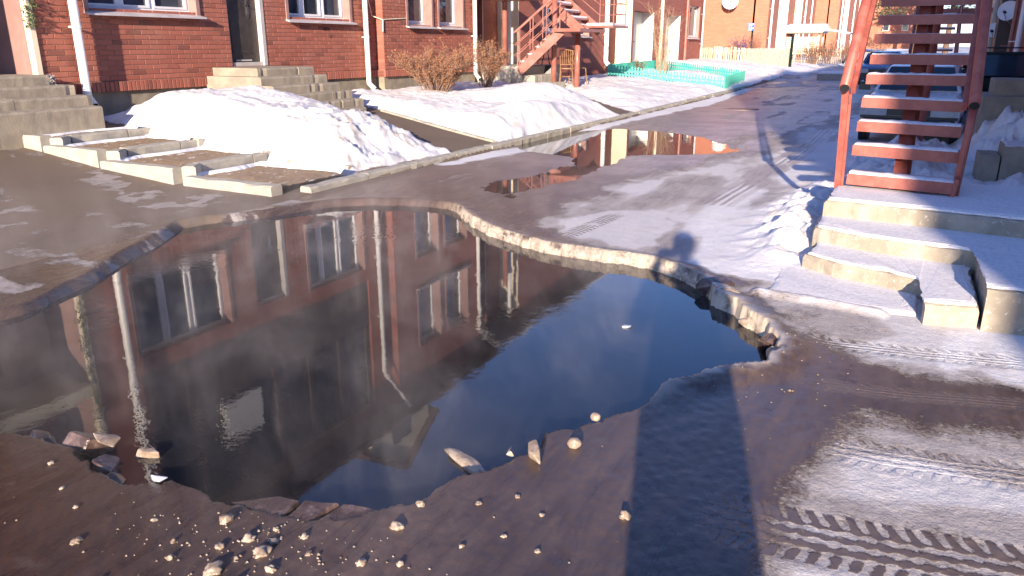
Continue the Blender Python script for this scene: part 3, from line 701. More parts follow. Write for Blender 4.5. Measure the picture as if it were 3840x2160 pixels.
    # pipes
    downpipe(H, XL + .16, 7.44, .76, 6.9, r=.062); downpipe(H, XL + .12, 14.18, .68, 6.2, eave=(XL + .55, 14.6, 7.2), outlet=(.13, .03)); downpipe(H, XR_ + .11, 18.55, .75, 6.5, eave=(XR_ + .45, 19.2, 7.2))
    # roof
    m = MB(); m.prism([(XL + .62, 7.30), (XL + .62, 7.44), (-17.2, 10.3), (-23.4, 7.44), (-23.4, 7.30), (-17.2, 10.14)], 3.0, 19.3, 'y')
    rf = m.build('roof', roofM, H)
    one('fascia', darkwoodM, rf, 'box', XL + .60, XL + .66, 3.0, 19.3, 7.22, 7.43)
    m = MB(); m.box(XL - .05, XL + .60, 3.0, 19.3, 7.26, 7.30); m.build('soffit', darkwoodM, rf)
    m = MB(); m.tube([(XL + .72, 3.0, 7.30), (XL + .72, 19.3, 7.30)], .06, 8); m.build('gutter', roofM, rf)
    # small gabled dormer standing on the eave
    m = MB(); m.prism([(13.2, 7.35), (15.7, 7.35), (15.7, 8.0), (14.45, 8.85), (13.2, 8.0)], XL - 2.2, XL + .35); dm = m.build('dormer', creamM, rf)
    m = MB(); m.prism([(12.95, 7.85), (14.45, 8.88), (15.95, 7.85), (15.95, 7.98), (14.45, 9.02), (12.95, 7.98)], XL - 2.3, XL + .5); m.build('dormer_roof', roofM, rf)
    one('dormer_window', glassM, rf, 'box', XL + .34, XL + .37, 14.05, 14.85, 7.6, 8.1)
    m = MB(); m.box(-12.6, -23, 3.0, 3.4, .3, 7.3); m.box(-23.4, -23.0, 3.0, 19.3, .3, 7.3); m.build('back_wall', wallA, H)
    # brush-painted marks under the right hand window
    for s, yy, zz, sz in (('KK-19', 12.92, 1.850, .078), ('7', 13.12, 1.70, .078)):
        c = bpy.data.curves.new('painted_mark', 'FONT'); c.body = s; c.size = sz; c.extrude = .0008; c.offset = .0035; c.space_character = .9
        o = bpy.data.objects.new('painted_mark', c); C.objects.link(o)
        dg = bpy.context.evaluated_depsgraph_get(); me = bpy.data.meshes.new_from_object(o.evaluated_get(dg)); bpy.data.objects.remove(o)
        me.materials.clear(); me.materials.append(paintM)
        o = bpy.data.objects.new('painted_mark', me); C.objects.link(o); o.parent = H
        o.location = Vector((XL + .0045, yy, zz)) - wl(H); o.rotation_euler = (R(90), 0, R(90))
    # house number plate on the pier left of the recess
    one('number_plate', paperM, H, 'box', XL + .0, XL + .02, 4.55, 4.98, 3.45, 3.72)
    # cable hooked across the pier corner
    m = MB(); m.tube([(XL + .02, 14.42, 3.4), (XL + .03, 14.42, 2.5), (XL + .05, 14.5, 2.18), (XR_ + .02, 14.62, 2.10), (XR_ + .02, 14.9, 2.12), (XR_ + .015, 15.6, 2.16)], .012, 6)
    m.tube([(XR_ + .02, 14.63, 2.10), (XR_ + .03, 14.6, 1.85)], .014, 6); m.build('cable', creamM, H)
    return H
house_near()

# garland of artificial fir on the pale jamb
def leafcloud(m, n, fn, size, rnd, fold=True):
    for _ in range(n):
        p = Vector(fn()); s = size * rnd.uniform(.6, 1.3)
        a = Vector((rnd.gauss(0, 1), rnd.gauss(0, 1), rnd.gauss(0, 1))).normalized(); b = a.orthogonal().normalized(); b.rotate(Matrix.Rotation(rnd.uniform(0, 6.28), 3, a))
        c = a.cross(b)
        m.add([p - b * s, p - c * s * .35, p + b * s, p + c * s * .35 + a * s * .2], [(0, 1, 2), (0, 2, 3)])
rg = random.Random(5); m = MB()
def gp():
    z = rg.uniform(1.78, 4.2); return (XL + .06 + rg.gauss(0, .03) , 6.86 + rg.gauss(0, .045) - (.03 if z > 2.3 else 0), z)
leafcloud(m, 900, gp, .03, rg)
tag(m.build('fir_garland', evergreenM, fix=False), 'green fir garland hanging down the pale door jamb at far left', 'garland')

def house_far(name, label, xf, y0, y1, ztop, wall, segs, holes, windows_, pipes, zb=.5, gable=True, depth=11, snowroof=True, roofov=.5, slabm=None):
    """row house seen at a slant; segs = recesses (ya, yb, depth, back material)"""
    H = thing(name, (xf - .1, (y0 + y1) / 2, zb), label, 'house')
    m = MB(); cuts = [(a, b, -9, 99) for a, b, d, mt in segs]
    walls(m, xf - .4, xf, y0, y1, zb + .1, ztop, cuts + holes)
    m.box(xf - .8, xf - .7, y0, y1, zb, ztop)
    m.prism([(xf - .4, zb), (xf - depth, zb), (xf - depth, ztop), (xf - depth / 2 - .2, ztop + 2.3), (xf - .4, ztop)], y0, y0 + .3, 'y')
    m.prism([(xf - .4, zb), (xf - depth, zb), (xf - depth, ztop), (xf - depth / 2 - .2, ztop + 2.3), (xf - .4, ztop)], y1 - .3, y1, 'y')
    m.box(xf - depth, xf - depth + .3, y0 + .3, y1 - .3, zb, ztop)
    H_w = m.build('wall', wall, H)
    m = MB(); walls(m, xf - .45, xf + .03, y0 + .02, y1 - .02, zb - .4, zb + .099, []); m.build('plinth', plinthM, H)
    for a, b, d, mt in segs:
        one('recess_wall', mt, H, 'box', xf - d - .1, xf - d, a - .1, b + .1, zb, ztop)
        m = MB(); m.box(xf - d, xf + .004, b - .03, b + .004, zb + .3, ztop - .5); m.build('jamb', slabm or creamM, H)
        m = MB(); m.box(xf - d, xf + .004, a - .004, a + .03, zb + .3, ztop - .5); m.build('jamb', slabm or creamM, H)
    for w in windows_: window(H, xf, *w[:4], mull=w[4] if len(w) > 4 else (), depth=.16)
    for p in pipes: downpipe(H, xf + .12, p[0], p[1], p[2], mat=p[3] if len(p) > 3 else whiteM, r=p[4] if len(p) > 4 else .06)
    ov = roofov
    m = MB(); m.prism([(xf + ov, ztop - .05), (xf + ov, ztop + .1), (xf - depth / 2 - .2, ztop + 2.6), (xf - depth - ov, ztop + .1), (xf - depth - ov, ztop - .05), (xf - depth / 2 - .2, ztop + 2.42)], y0 - ov, y1 + ov, 'y')
    r = m.build('roof', roofM, H)
    if snowroof:
        m = MB(); m.prism([(xf + ov - .02, ztop + .105), (xf + ov - .02, ztop + .22), (xf - depth / 2 - .2, ztop + 2.74), (xf - depth / 2 - .2, ztop + 2.61)], y0 - ov, y1 + ov, 'y'); m.build('roof_snow', snowM, r)
    return H

dark2 = simple('dim_brown_board', (.12, .075, .06), (.09, .055, .045), .6, 4)
HB = house_far('brick_house', 'second brick house of the row with pale recess jambs and two white garage doorways', -10.9, 19.35, 43.2, 7.2, wallB,
    [(19.36, 21.55, 1.1, dark2), (28.9, 31.85, 1.0, creamM)],
    [(32.1, 34.75, .6, 2.95), (36.65, 39.0, .5, 2.95), (23.3, 24.5, 2.0, 3.5), (25.85, 27.1, 1.9, 2.25), (40.6, 42.6, 1.96, 3.5)],
    [(23.3, 24.5, 2.0, 3.5, (.5,)), (25.85, 27.1, 1.9, 2.25, (.5,)), (40.6, 42.6, 1.96, 3.5)],
    [(20.7, .8, 6.6), (28.65, .9, 6.6, whiteM, .09), (35.6, .6, 6.6, creamM, .07), (39.8, .6, 6.6, duskM, .07), (43.05, .6, 6.6, sillM, .05)], zb=.42)
for a, b, zb in ((32.1, 34.75, .6), (36.65, 39.0, .5)):
    m = MB(); m.box(-11.5, -11.42, a, b, zb, 2.95); g = m.build('garage_door', simple('pale_green_door%d' % int(a), (.58, .58, .51), (.54, .54, .47), .5, 4, .05), HB)
    m = MB(); m.box(-11.42, -11.41, (a + b) / 2 - .01, (a + b) / 2 + .01, zb, 2.95); m.box(-11.41, -11.36, (a + b) / 2 + .06, (a + b) / 2 + .2, 1.7, 1.74); m.build('handle', darkM, g)
    m = MB(); m.box(-11.42, -10.89, b - .02, b + .003, zb, 2.95); m.build('jamb', whiteM, HB)
m = MB(); m.tube([(-10.55, 20.0, .5), (-10.55, 20.0, 5.5)], .075, 12); m.build('porch_post', duskM, HB, True)
HC = house_far('brick_house', 'orange brick house end wall with satellite dish and blue number sign behind the picket fence', -7.8, 45.0, 64.5, 7.6, wallC,
    [(48.2, 51.6, .8, creamM), (54.6, 57.5, .8, creamM)], [], [], [(45.4, .9, 7), (53.9, .9, 7, creamM, .09), (58.3, .9, 7), (61.5, .9, 7, whiteM, .05)], zb=.7, slabm=whiteM)
HD = house_far('brick_house', 'narrow orange brick gable house standing beyond the snow-roofed shelter', -6.3, 66.0, 84, 7.8, wallC, [(70, 74, 1, creamM)], [], [], [(67, .9, 7), (78, .9, 7)], zb=.8, slabm=whiteM)
HE = house_far('brick_house', 'far brick house with snow-covered roof at the end of the street', -1.0, 104, 116, 5.6, wallC, [], [], [], [], zb=1.2, depth=9)
for yy in (-2.6, -4.6, -6.6):
    m = MB(); m.box(yy - .35, yy + .35, 103.93, 103.99, 3.2, 4.4); w = m.build('window', whiteM, HE)
    one('pane', glassM, w, 'box', yy - .28, yy + .28, 103.9, 103.935, 3.28, 4.32)

# dish with arm, on the orange end wall, and its sign
def dish(name, c, r, nrm, label, arm=None):
    T = thing(name, c, label, 'satellite dish'); n = Vector(nrm).normalized(); x = n.orthogonal().normalized(); y = n.cross(x)
    m = MB(); vs = [Vector(c) - n * .09 * r * 2]; fs = []
    for k, (q, dz) in enumerate(((.5, .06), (1, 0))):
        for i in range(20):
            a = i * math.pi / 10; vs.append(Vector(c) + (x * math.cos(a) + y * math.sin(a)) * r * q - n * dz * r * 2)
    fs = [(0, 1 + i, 1 + (i + 1) % 20) for i in range(20)] + [(1 + i, 21 + i, 21 + (i + 1) % 20, 1 + (i + 1) % 20) for i in range(20)]
    m.add(vs, fs); o = m.build('reflector', dishM, T, fix=False)
    sm = o.modifiers.new('s', 'SOLIDIFY'); sm.thickness = .012
    low = Vector((0, 0, -1)); f = Vector(c) + n * r * 1.0 - Vector((0, 0, r * .35))
    m = MB(); m.tube([Vector(c) - Vector((0, 0, r)), f], .012, 6); m.build('feed_arm', greyM, T)
    m = MB(); m.tube([f, f - n * .09], .035, 8); m.build('receiver', darkM, T)
    m = MB(); m.tube([Vector(c) - n * .1, Vector(c) - n * .1 - Vector((0, 0, r * .9)), arm or (Vector(c) - n * .45 - Vector((0, 0, r)))], .022, 8); m.build('bracket', greyM, T)
dish('satellite_dish', (-9.75, 44.45, 3.83), .42, (.25, -1, .3), 'white satellite dish high on the sunlit orange end wall', (-9.95, 45.0, 3.2))
SG = thing('number_sign', (-8.64, 44.96, 2.53), 'small blue enamel sign with two white numbers on the orange end wall', 'sign')
for zc, s in ((2.63, '28'), (2.42, '30')):
    pl = one('plate', blueM, SG, 'box', -8.80, -8.47, 44.965, 44.99, zc - .095, zc + .095)
    for txt, dx, sz, dz in ((s, -8.775, .19, -.065), ('HB', -8.60, .095, .0)):
        c = bpy.data.curves.new('lettering', 'FONT'); c.body = txt; c.size = sz; c.extrude = .001; c.offset = .004
        o = bpy.data.objects.new('lettering', c); C.objects.link(o)
        dg = bpy.context.evaluated_depsgraph_get(); me = bpy.data.meshes.new_from_object(o.evaluated_get(dg)); bpy.data.objects.remove(o)
        me.materials.clear(); me.materials.append(whiteM)
        o = bpy.data.objects.new('lettering', me); C.objects.link(o); o.parent = pl
        o.location = Vector((dx, 44.962, zc + dz)) - wl(SG); o.rotation_euler = (R(90), 0, 0)

# balconied white block beyond
HW = thing('apartment_house', (-7, 90, 1), 'pale house with stacked balconies between the orange gable and the pines', 'house')
m = MB(); m.box(-14, -7.0, 88, 100, .8, 8); m.box(-7.0, -6.2, 92, 100, .8, 7.5); m.build('wall', wallB, HW)
for z in (2.6, 5.0):
    m = MB(); m.box(-8.7, -6.3, 86.6, 88, z, z + .18); m.build('balcony', greyM, HW)
    m = MB(); m.box(-8.6, -7.2, 86.55, 86.6, z + .25, z + .95); m.build('balcony_panel', whiteM, HW)
    m = MB()
    for k in range(9): m.box(-8.7 + k * .3, -8.66 + k * .3, 86.6, 86.64, z + .18, z + 1.1)
    m.box(-8.7, -6.3, 86.6, 86.65, z + 1.08, z + 1.13); m.build('railing', greyM, HW)
for x in (-8.6, -7.6, -6.4):
    m = MB(); m.box(x - .12, x + .12, 86.7, 86.94, .8, 7.4); m.build('column', creamM, HW)
m = MB(); m.box(-8.4, -7.3, 87.95, 87.99, 2.8, 4.6); m.box(-8.4, -7.3, 87.95, 87.99, .9, 2.5); m.build('door', whiteM, HW)
m = MB(); m.prism([(-14.5, 8), (-6, 8), (-10.2, 10.2)], 86, 100.5, 'y'); m.build('roof', snowM, HW)

# house on the right, in the shade, with siding and dishes
HG = thing('shaded_house', (2.2, 24, .3), 'shaded house on the right with beige siding and dark red brick wall', 'house')
m = MB(); m.box(2.0, 12, 8.5, 27.0, .0, 6.6); m.build('wall', wallB, HG)
m = MB(); m.box(1.62, 1.999, 25.6, 27.0, .2, 6.5); m.build('corner_column', darkwoodM, HG)
m = MB()
for k in range(26): m.box(1.55, 2.1 + .001, 27.01, 27.05 + .012 * 1, .4 + k * .15, .4 + k * .15 + .143)
m.box(1.56, 11, 27.03, 36, .2, 4.3); m.prism([(1.56, 4.3), (11, 4.3), (6.3, 7.4)], 27.03, 36, 'y'); m.build('siding', beigeM, HG)
m = MB(); m.prism([(1.0, 4.1), (6.3, 7.6), (6.3, 7.75), (.9, 4.2)], 26.6, 36.4, 'y'); m.prism([(1.6, 6.6), (1.6, 6.75), (7, 9.4), (12.5, 6.75), (12.5, 6.6), (7, 9.2)], 8.2, 27.3, 'y'); m.build('roof', roofM, HG)
downpipe(HG, 1.85, 23.9, .5, 6.4, mat=duskM, r=.05)
downpipe(HG, 1.9, 22.6, .6, 6.4, mat=whiteM, r=.06)
dish('satellite_dish', (1.72, 24.6, 2.42), .25, (-.45, -1, .25), 'larger of the two dishes on the shaded right hand house')
dish('satellite_dish', (1.60, 26.4, 1.98), .20, (-.45, -1, .25), 'smaller and lower dish on the shaded right hand house')
# tall house behind the viewer, throwing the long shade over the right of the yard
HS = thing('brick_block', (11, -8, 0), 'tall brick block standing behind the viewpoint and shading the right side', 'house')
m = MB(); m.box(5.75, 18, -14, -2, 0, 11.6); m.build('wall', wallB, HS)
for k in range(4):
    for z in (1.5, 4.6, 7.7):
        w = one('window', pvcM, HS, 'box', 5.71, 5.755, -13.2 + k * 2.8, -11.8 + k * 2.8, z, z + 1.5); one('pane', glassM, w, 'box', 5.695, 5.712, -13.1 + k * 2.8, -11.9 + k * 2.8, z + .1, z + 1.4)
m = MB(); m.prism([(5.75, 11.6), (18.2, 11.6), (12, 13.6)], -14, -2, 'y'); m.build('roof', roofM, HS)

# ------------------------------------------------------------------ concrete entrance steps
def slabsteps(name, label, rows, cat='steps', cracks=True, mat=None, join=()):
    """rows: (x_back, x_front, y0, y1, z_bottom, z_top)"""
    T = thing(name, (rows[-1][1], (rows[-1][2] + rows[-1][3]) / 2, rows[-1][4]), label, cat); rd = random.Random(label)
    for k, (xb, xf, ya, yb, zb, zt) in enumerate(rows):
        cut = [ya] + ([ya + (yb - ya) * rd.uniform(.55, .8)] if yb - ya > 1.2 and cracks else []) + [yb]
        for a, b in zip(cut, cut[1:]):
            m = MB(); n = max(2, int((b - a) / .07)); vs = []; fs = []
            prof = [(xb, zb), (xf - .005, zb), (xf, zt - .03), (xf - .018, zt - .004), (xf - .05, zt), (xb, zt)]
            for i in range(n + 1):
                y = a + .004 + (b - a - .008) * i / n
                ch = rd.random() < .10
                for j, (x, z) in enumerate(prof):
                    q = (rd.uniform(-.0018, .0018) if j in (2, 3, 4) else 0)
                    if ch and j in (2, 3): q -= .014
                    vs.append((x + q + .003 * math.sin(y * 2.3 + k), y + (0), z + (q * .6 if j in (2, 3, 4) else 0)))
            P = len(prof)
            for i in range(n):
                for j in range(P): fs.append((i * P + j, i * P + (j + 1) % P, (i + 1) * P + (j + 1) % P, (i + 1) * P + j))
            fs.append(tuple(range(P))); fs.append(tuple(n * P + j for j in range(P - 1, -1, -1)))
            m.add(vs, fs); m.build('step', mat or stepM, T, smooth=False)
    return T
slabsteps('concrete_steps', 'concrete steps to the dark door of the nearest brick house', [
    (-11.0, -9.95, 9.95, 11.35, .2, 1.19), (-10.9, -9.66, 9.72, 11.36, .2, 1.055), (-10.9, -9.38, 9.7, 11.36, .2, .92), (-10.9, -9.10, 9.7, 11.36, .2, .79), (-10.9, -8.84, 9.7, 11.34, .2, .655), (-10.9, -8.60, 9.9, 11.1, .1, .53)])
slabsteps('concrete_steps', 'worn concrete steps in the top left corner beside the white downpipe', [
    (-12.0, -10.70, 3.6, 6.86, .2, 1.165), (-11.5, -10.44, 3.6, 7.0, .2, 1.035), (-11.3, -10.18, 3.6, 7.06, .2, .90), (-11.2, -9.92, 3.6, 7.0, .2, .765)])
m = MB(); leafcloud(m, 160, lambda: (-10.72 + rg.gauss(0, .03), 6.84 + rg.gauss(0, .03), 1.06 + rg.uniform(-.09, .1)), .03, rg)
tag(m.build('tinsel_tuft', greyM, fix=False), 'silvery tuft lying at the corner of the left steps', 'tinsel')

# ------------------------------------------------------------------ kerbs
def kerbstone(par, a, b, w, zt, zb, rd, mat=None, lip=True):
    a = Vector((a[0], a[1], 0)); b = Vector((b[0], b[1], 0)); d = b - a; L = d.length; d.normalize(); n = Vector((-d.y, d.x, 0))
    M = Matrix((d, n, Vector((0, 0, 1)))).transposed().to_4x4(); M.translation = a
    zt2 = zt if isinstance(zt, tuple) else (zt, zt)
    vs = []; fs = []; K = max(2, int(L / .12))
    for i in range(K + 1):
        x = L * i / K; z1 = zt2[0] + (zt2[1] - zt2[0]) * i / K; j = lambda: rd.uniform(-.004, .004) - (.012 if rd.random() < .06 else 0)
        for (y, z) in ((0, zb), (0, z1 - .02 + j()), (.015, z1 + j()), (w - .015, z1 + j()), (w, z1 - .02), (w, zb)): vs.append(M @ Vector((x, y + (j() if y in (0, .015) else 0), z)))
    for i in range(K):
        for j in range(6): fs.append((i * 6 + j, i * 6 + (j + 1) % 6, (i + 1) * 6 + (j + 1) % 6, (i + 1) * 6 + j))
    fs.append((0, 1, 2, 3, 4, 5)); fs.append(tuple(K * 6 + j for j in range(5, -1, -1)))
    m = MB(); m.add(vs, fs); return m.build('kerb_stone', mat or kerbM, par)
rk = random.Random(11)
T = thing('terraced_kerbs', (-8.2, 6.6, .2), 'stepped concrete kerb frames descending beside the sloping walk', 'kerb')
for (xa, xb, z) in ((-10.5, -9.56, .485), (-9.54, -8.52, .375), (-8.50, -7.25, .255), (-7.12, -5.80, .17)):
    kerbstone(T, (xa, 5.85), (xb - .012, 5.85 + rk.uniform(-.02, .02)), .15, z, z - .42, rk)
for (x, ya, yb, z, br) in ((-9.50, 6.02, 7.5, .46, .70), (-8.46, 6.02, 7.42, .36, .72), (-7.20, 6.02, 7.30, .265, .80)):
    s = ya + (yb - ya) * br
    kerbstone(T, (x + .10, ya), (x - .03, ya + .2), .15, z, z - .35, rk); kerbstone(T, (x - .03, ya + .215), (x - .06, s), .15, z, z - .35, rk); kerbstone(T, (x - .06, s + .02), (x - .08, yb), .15, z - .01, z - .35, rk)
for (xa, xb, z) in ((-9.3, -8.5, .365), (-8.3, -7.3, .265), (-7.0, -6.0, .17)):
    kerbstone(T, (xa, 7.35), (xb, 7.32), .08, z, z - .3, rk)
# gravel soil inside the frames
t = NT('gravelly_soil'); p = t.pos(); n = t.noise(p, 160, 3, .7); n2 = t.noise(p, 6, 5)
c = t.mix(t.ramp(n, .35, .7), (.13, .085, .05), (.44, .31, .19)); sn_ = t.ramp(t.math('ADD', t.noise(t.map(p, (1, .4, 1)), 14, 6, .7), t.math('MULTIPLY', n2, .6)), .93, .97)
c = t.mix(sn_, c, (.75, .74, .75)); soilM = t.base(c, .9, t.bump(t.math('ADD', n, n2), .8, .012))
sv = []
for i, (xa, xb, ya, yb, z) in enumerate(((-9.93, -9.65, 6.0, 7.35, .425), (-9.50, -8.61, 6.0, 7.34, .325), (-8.46, -7.35, 6.0, 7.32, .225), (-7.2, -5.85, 6.0, 7.1, .13))):
    m = MB(); nx, ny = 26, 34; rr = random.Random(i)
    vs = []
    for a in range(nx + 1):
        for b in range(ny + 1):
            fx, fy = a / nx, b / ny; e = min(fx, fy, 1 - fx, 1 - fy)
            vs.append((xa + (xb - xa) * fx, ya + (yb - ya) * fy, z + (.02 * min(1, e * 6)) + rr.uniform(-.006, .006)))
    m.add(vs, [(a * (ny + 1) + b, (a + 1) * (ny + 1) + b, (a + 1) * (ny + 1) + b + 1, a * (ny + 1) + b + 1) for a in range(nx) for b in range(ny)])
    o = m.build('gravel_soil', soilM, fix=False); o['kind'] = 'structure'
    # snow rims along the kerbs
    m = MB(); vs = []; K = 40
    for a in range(K + 1):
        f = a / K; y = ya + (yb - ya) * f; w = .10 + .05 * math.sin(f * 9 + i) + rr.uniform(-.015, .015)
        vs += [(xa - .01, y, z + .035), (xa + w * .5, y, z + .045), (xa + w, y, z + .005)]
    m.add(vs, [(a * 3 + b, a * 3 + b + 1, a * 3 + b + 4, a * 3 + b + 3) for a in range(K) for b in range(2)])
    vs = []
    for a in range(K + 1):
        f = a / K; x = xa + (xb - xa) * f; w = .07 + .05 * math.sin(f * 7 + i * 2) + rr.uniform(-.015, .015)
        vs += [(x, yb + .02, z + .05), (x, yb - w * .5, z + .045), (x, yb - w, z + .005)]
    m.add(vs, [(a * 3 + b, a * 3 + b + 1, a * 3 + b + 4, a * 3 + b + 3) for a in range(K) for b in range(2)])
    o = m.build('snow_rim', snowM, smooth=True); o['kind'] = 'structure'
T = thing('road_kerb', (-5.65, 12, .1), 'long line of concrete kerb stones between snowbanks and icy road', 'kerb')
y = 6.2
while y < 30:
    kerbstone(T, (-5.60 + rk.uniform(-.01, .01), y), (-5.60 + rk.uniform(-.012, .012), min(y + .985, 30)), .15, .125 + .004 * max(0, y - 20), -.1, rk); y += 1.0
T = thing('path_kerb', (-7.5, 11.4, .1), 'low kerb stones along the right edge of the front path', 'kerb')
for k in range(3): kerbstone(T, (-5.85 - k, pathR(-5.85 - k) + .03), (-6.83 - k, pathR(-6.83 - k) + .03), .08, (gz(-5.9 - k, pathR(-5.9 - k) - .2) + .03, gz(-6.8 - k, pathR(-6.8 - k) - .2) + .03), -.1, rk)
kerbstone(T, (-7.7, pathL(-7.7) + .02), (-8.6, pathL(-8.6) + .02), .08, .40, -.1, rk)

# ------------------------------------------------------------------ right side: snowy concrete steps with the red stair
T = thing('snowy_steps', (.1, 5.8, .06), 'snow-dusted concrete steps carrying the foot of the red steel stair', 'steps')
def slab(par, name, poly, z0, z1, mat, b=.012, jit=.006, seed=0, snow=None, drift=None, dz=0):
    rd = random.Random(seed); P = [Vector((*p, 0)) for p in poly]; out = []
    for i, p in enumerate(P):
        q = P[(i + 1) % len(P)]; n = max(1, int((q - p).length / .06))
        for k in range(n): out.append(p.lerp(q, k / n) + Vector((rd.uniform(-jit, jit), rd.uniform(-jit, jit), 0)) * (1 if k else .4))
    c = sum(P, Vector()) / len(P); n = len(out); vs = []
    for z, sh in ((z0, 0), (z1 - b * 1.5, 0), (z1 - b * .3, b * .6), (z1, b * 1.6)):
        for p in out:
            d = (c - p).normalized(); q = p + d * sh; vs.append((q.x, q.y, z + (rd.uniform(-jit, jit) * .4 if z != z0 else 0)))
    fs = [(r * n + i, r * n + (i + 1) % n, (r + 1) * n + (i + 1) % n, (r + 1) * n + i) for r in range(3) for i in range(n)]
    fs.append(tuple(range(3 * n, 4 * n)))
    m = MB(); m.add(vs, fs); o = m.build(name, mat, par)
    if snow:
        m = MB(); vs = []
        for z, sh in ((z1 + .001, b * 1.2), (z1 + snow * .7, b * 1.2 + .004), (z1 + snow, b * 2 + .02)):
            for p in out:
                d = (c - p).normalized(); q = p + d * (sh + rd.uniform(-.006, .01)); vs.append((q.x, q.y, z + rd.uniform(-.003, .003)))
        fs = [(r * n + i, r * n + (i + 1) % n, (r + 1) * n + (i + 1) % n, (r + 1) * n + i) for r in range(2) for i in range(n)] + [tuple(range(2 * n, 3 * n))]
        m.add(vs, fs); m.build('snow_cover', frostM, o, smooth=False)
    return o
t = NT('trodden_frost'); p = t.pos(); n = t.noise(p, 45, 5, .75); n2 = t.noise(p, 8, 5); n3 = t.noise(t.map(p, (2, 9, 1)), 4, 4)
c = t.mix(t.ramp(n, .25, .6), (.58, .55, .56), (.80, .78, .79)); c = t.mix(t.math('MULTIPLY', t.ramp(n3, .55, .75), .45), c, (.46, .42, .42))
frostM = t.base(c, .8, t.bump(t.math('ADD', n, n2), .45, .012), .3)
t = NT('yellowed_concrete'); p = t.pos(); n = t.noise(p, 30, 5, .7); n2 = t.noise(p, 6, 5)
c = t.mix(t.ramp(n2, .35, .6), (.40, .345, .27), (.30, .26, .20)); c = t.mix(t.ramp(n, .58, .72), c, (.60, .57, .53))
yconM = t.base(c, .85, t.bump(n, .5, .008), .3)
slab(T, 'step', [(-.53, 6.17), (.10, 6.09), (.72, 6.00), (1.3, 5.95), (1.3, 7.4), (-.53, 7.4)], 0, .44, yconM, b=.02, jit=.009, seed=1, snow=.022, drift=[(-.53, 6.15), (.10, 6.07), (.72, 5.98), (1.2, 5.94)], dz=.318)
slab(T, 'step', [(-.55, 5.80), (-.16, 5.63), (.20, 5.56), (.455, 5.52), (.47, 4.66), (1.3, 4.75), (1.3, 6.3), (-.55, 6.5)], 0, .305, yconM, b=.02, jit=.009, seed=2, snow=.02, drift=[(-.55, 5.78), (-.16, 5.61), (.20, 5.54), (.44, 5.50)], dz=.20)
slab(T, 'step', [(-.56, 5.45), (-.3, 5.28), (-.09, 5.22), (.18, 5.10), (.185, 4.62), (.45, 4.68), (.45, 5.7), (-.5, 5.9)], 0, .19, yconM, b=.02, jit=.009, seed=3, snow=.018, drift=[(-.56, 5.43), (-.3, 5.26), (-.09, 5.20), (.16, 5.09)], dz=.092)
slab(T, 'step', [(-.68, 4.78), (-.40, 4.71), (-.06, 4.70), (.16, 4.75), (.16, 5.4), (-.70, 5.6)], 0, .085, frostM, seed=4, snow=.01)
T2_ = thing('concrete_blocks', (.9, 9.9, 0), 'low concrete block edge half buried in snow at the right border', 'concrete block')
slab(T2_, 'block', [(.66, 9.75), (.86, 9.75), (.86, 10.3), (.66, 10.3)], -.1, .42, stepM, seed=5); slab(T2_, 'block', [(.87, 9.72), (1.7, 9.80), (1.7, 10.3), (.87, 10.3)], -.1, .53, stepM, seed=6, snow=.01)
T2_ = thing('concrete_steps', (1.3, 12.4, .2), 'shaded concrete steps in front of the dark vehicle at right edge', 'steps')
slab(T2_, 'step', [(.74, 12.0), (1.9, 12.1), (1.9, 13.2), (.74, 13.2)], 0, .92, stepM, seed=7); slab(T2_, 'step', [(.87, 12.35), (1.9, 12.4), (1.9, 13.3), (.87, 13.3)], .5, 1.12, stepM, seed=8)

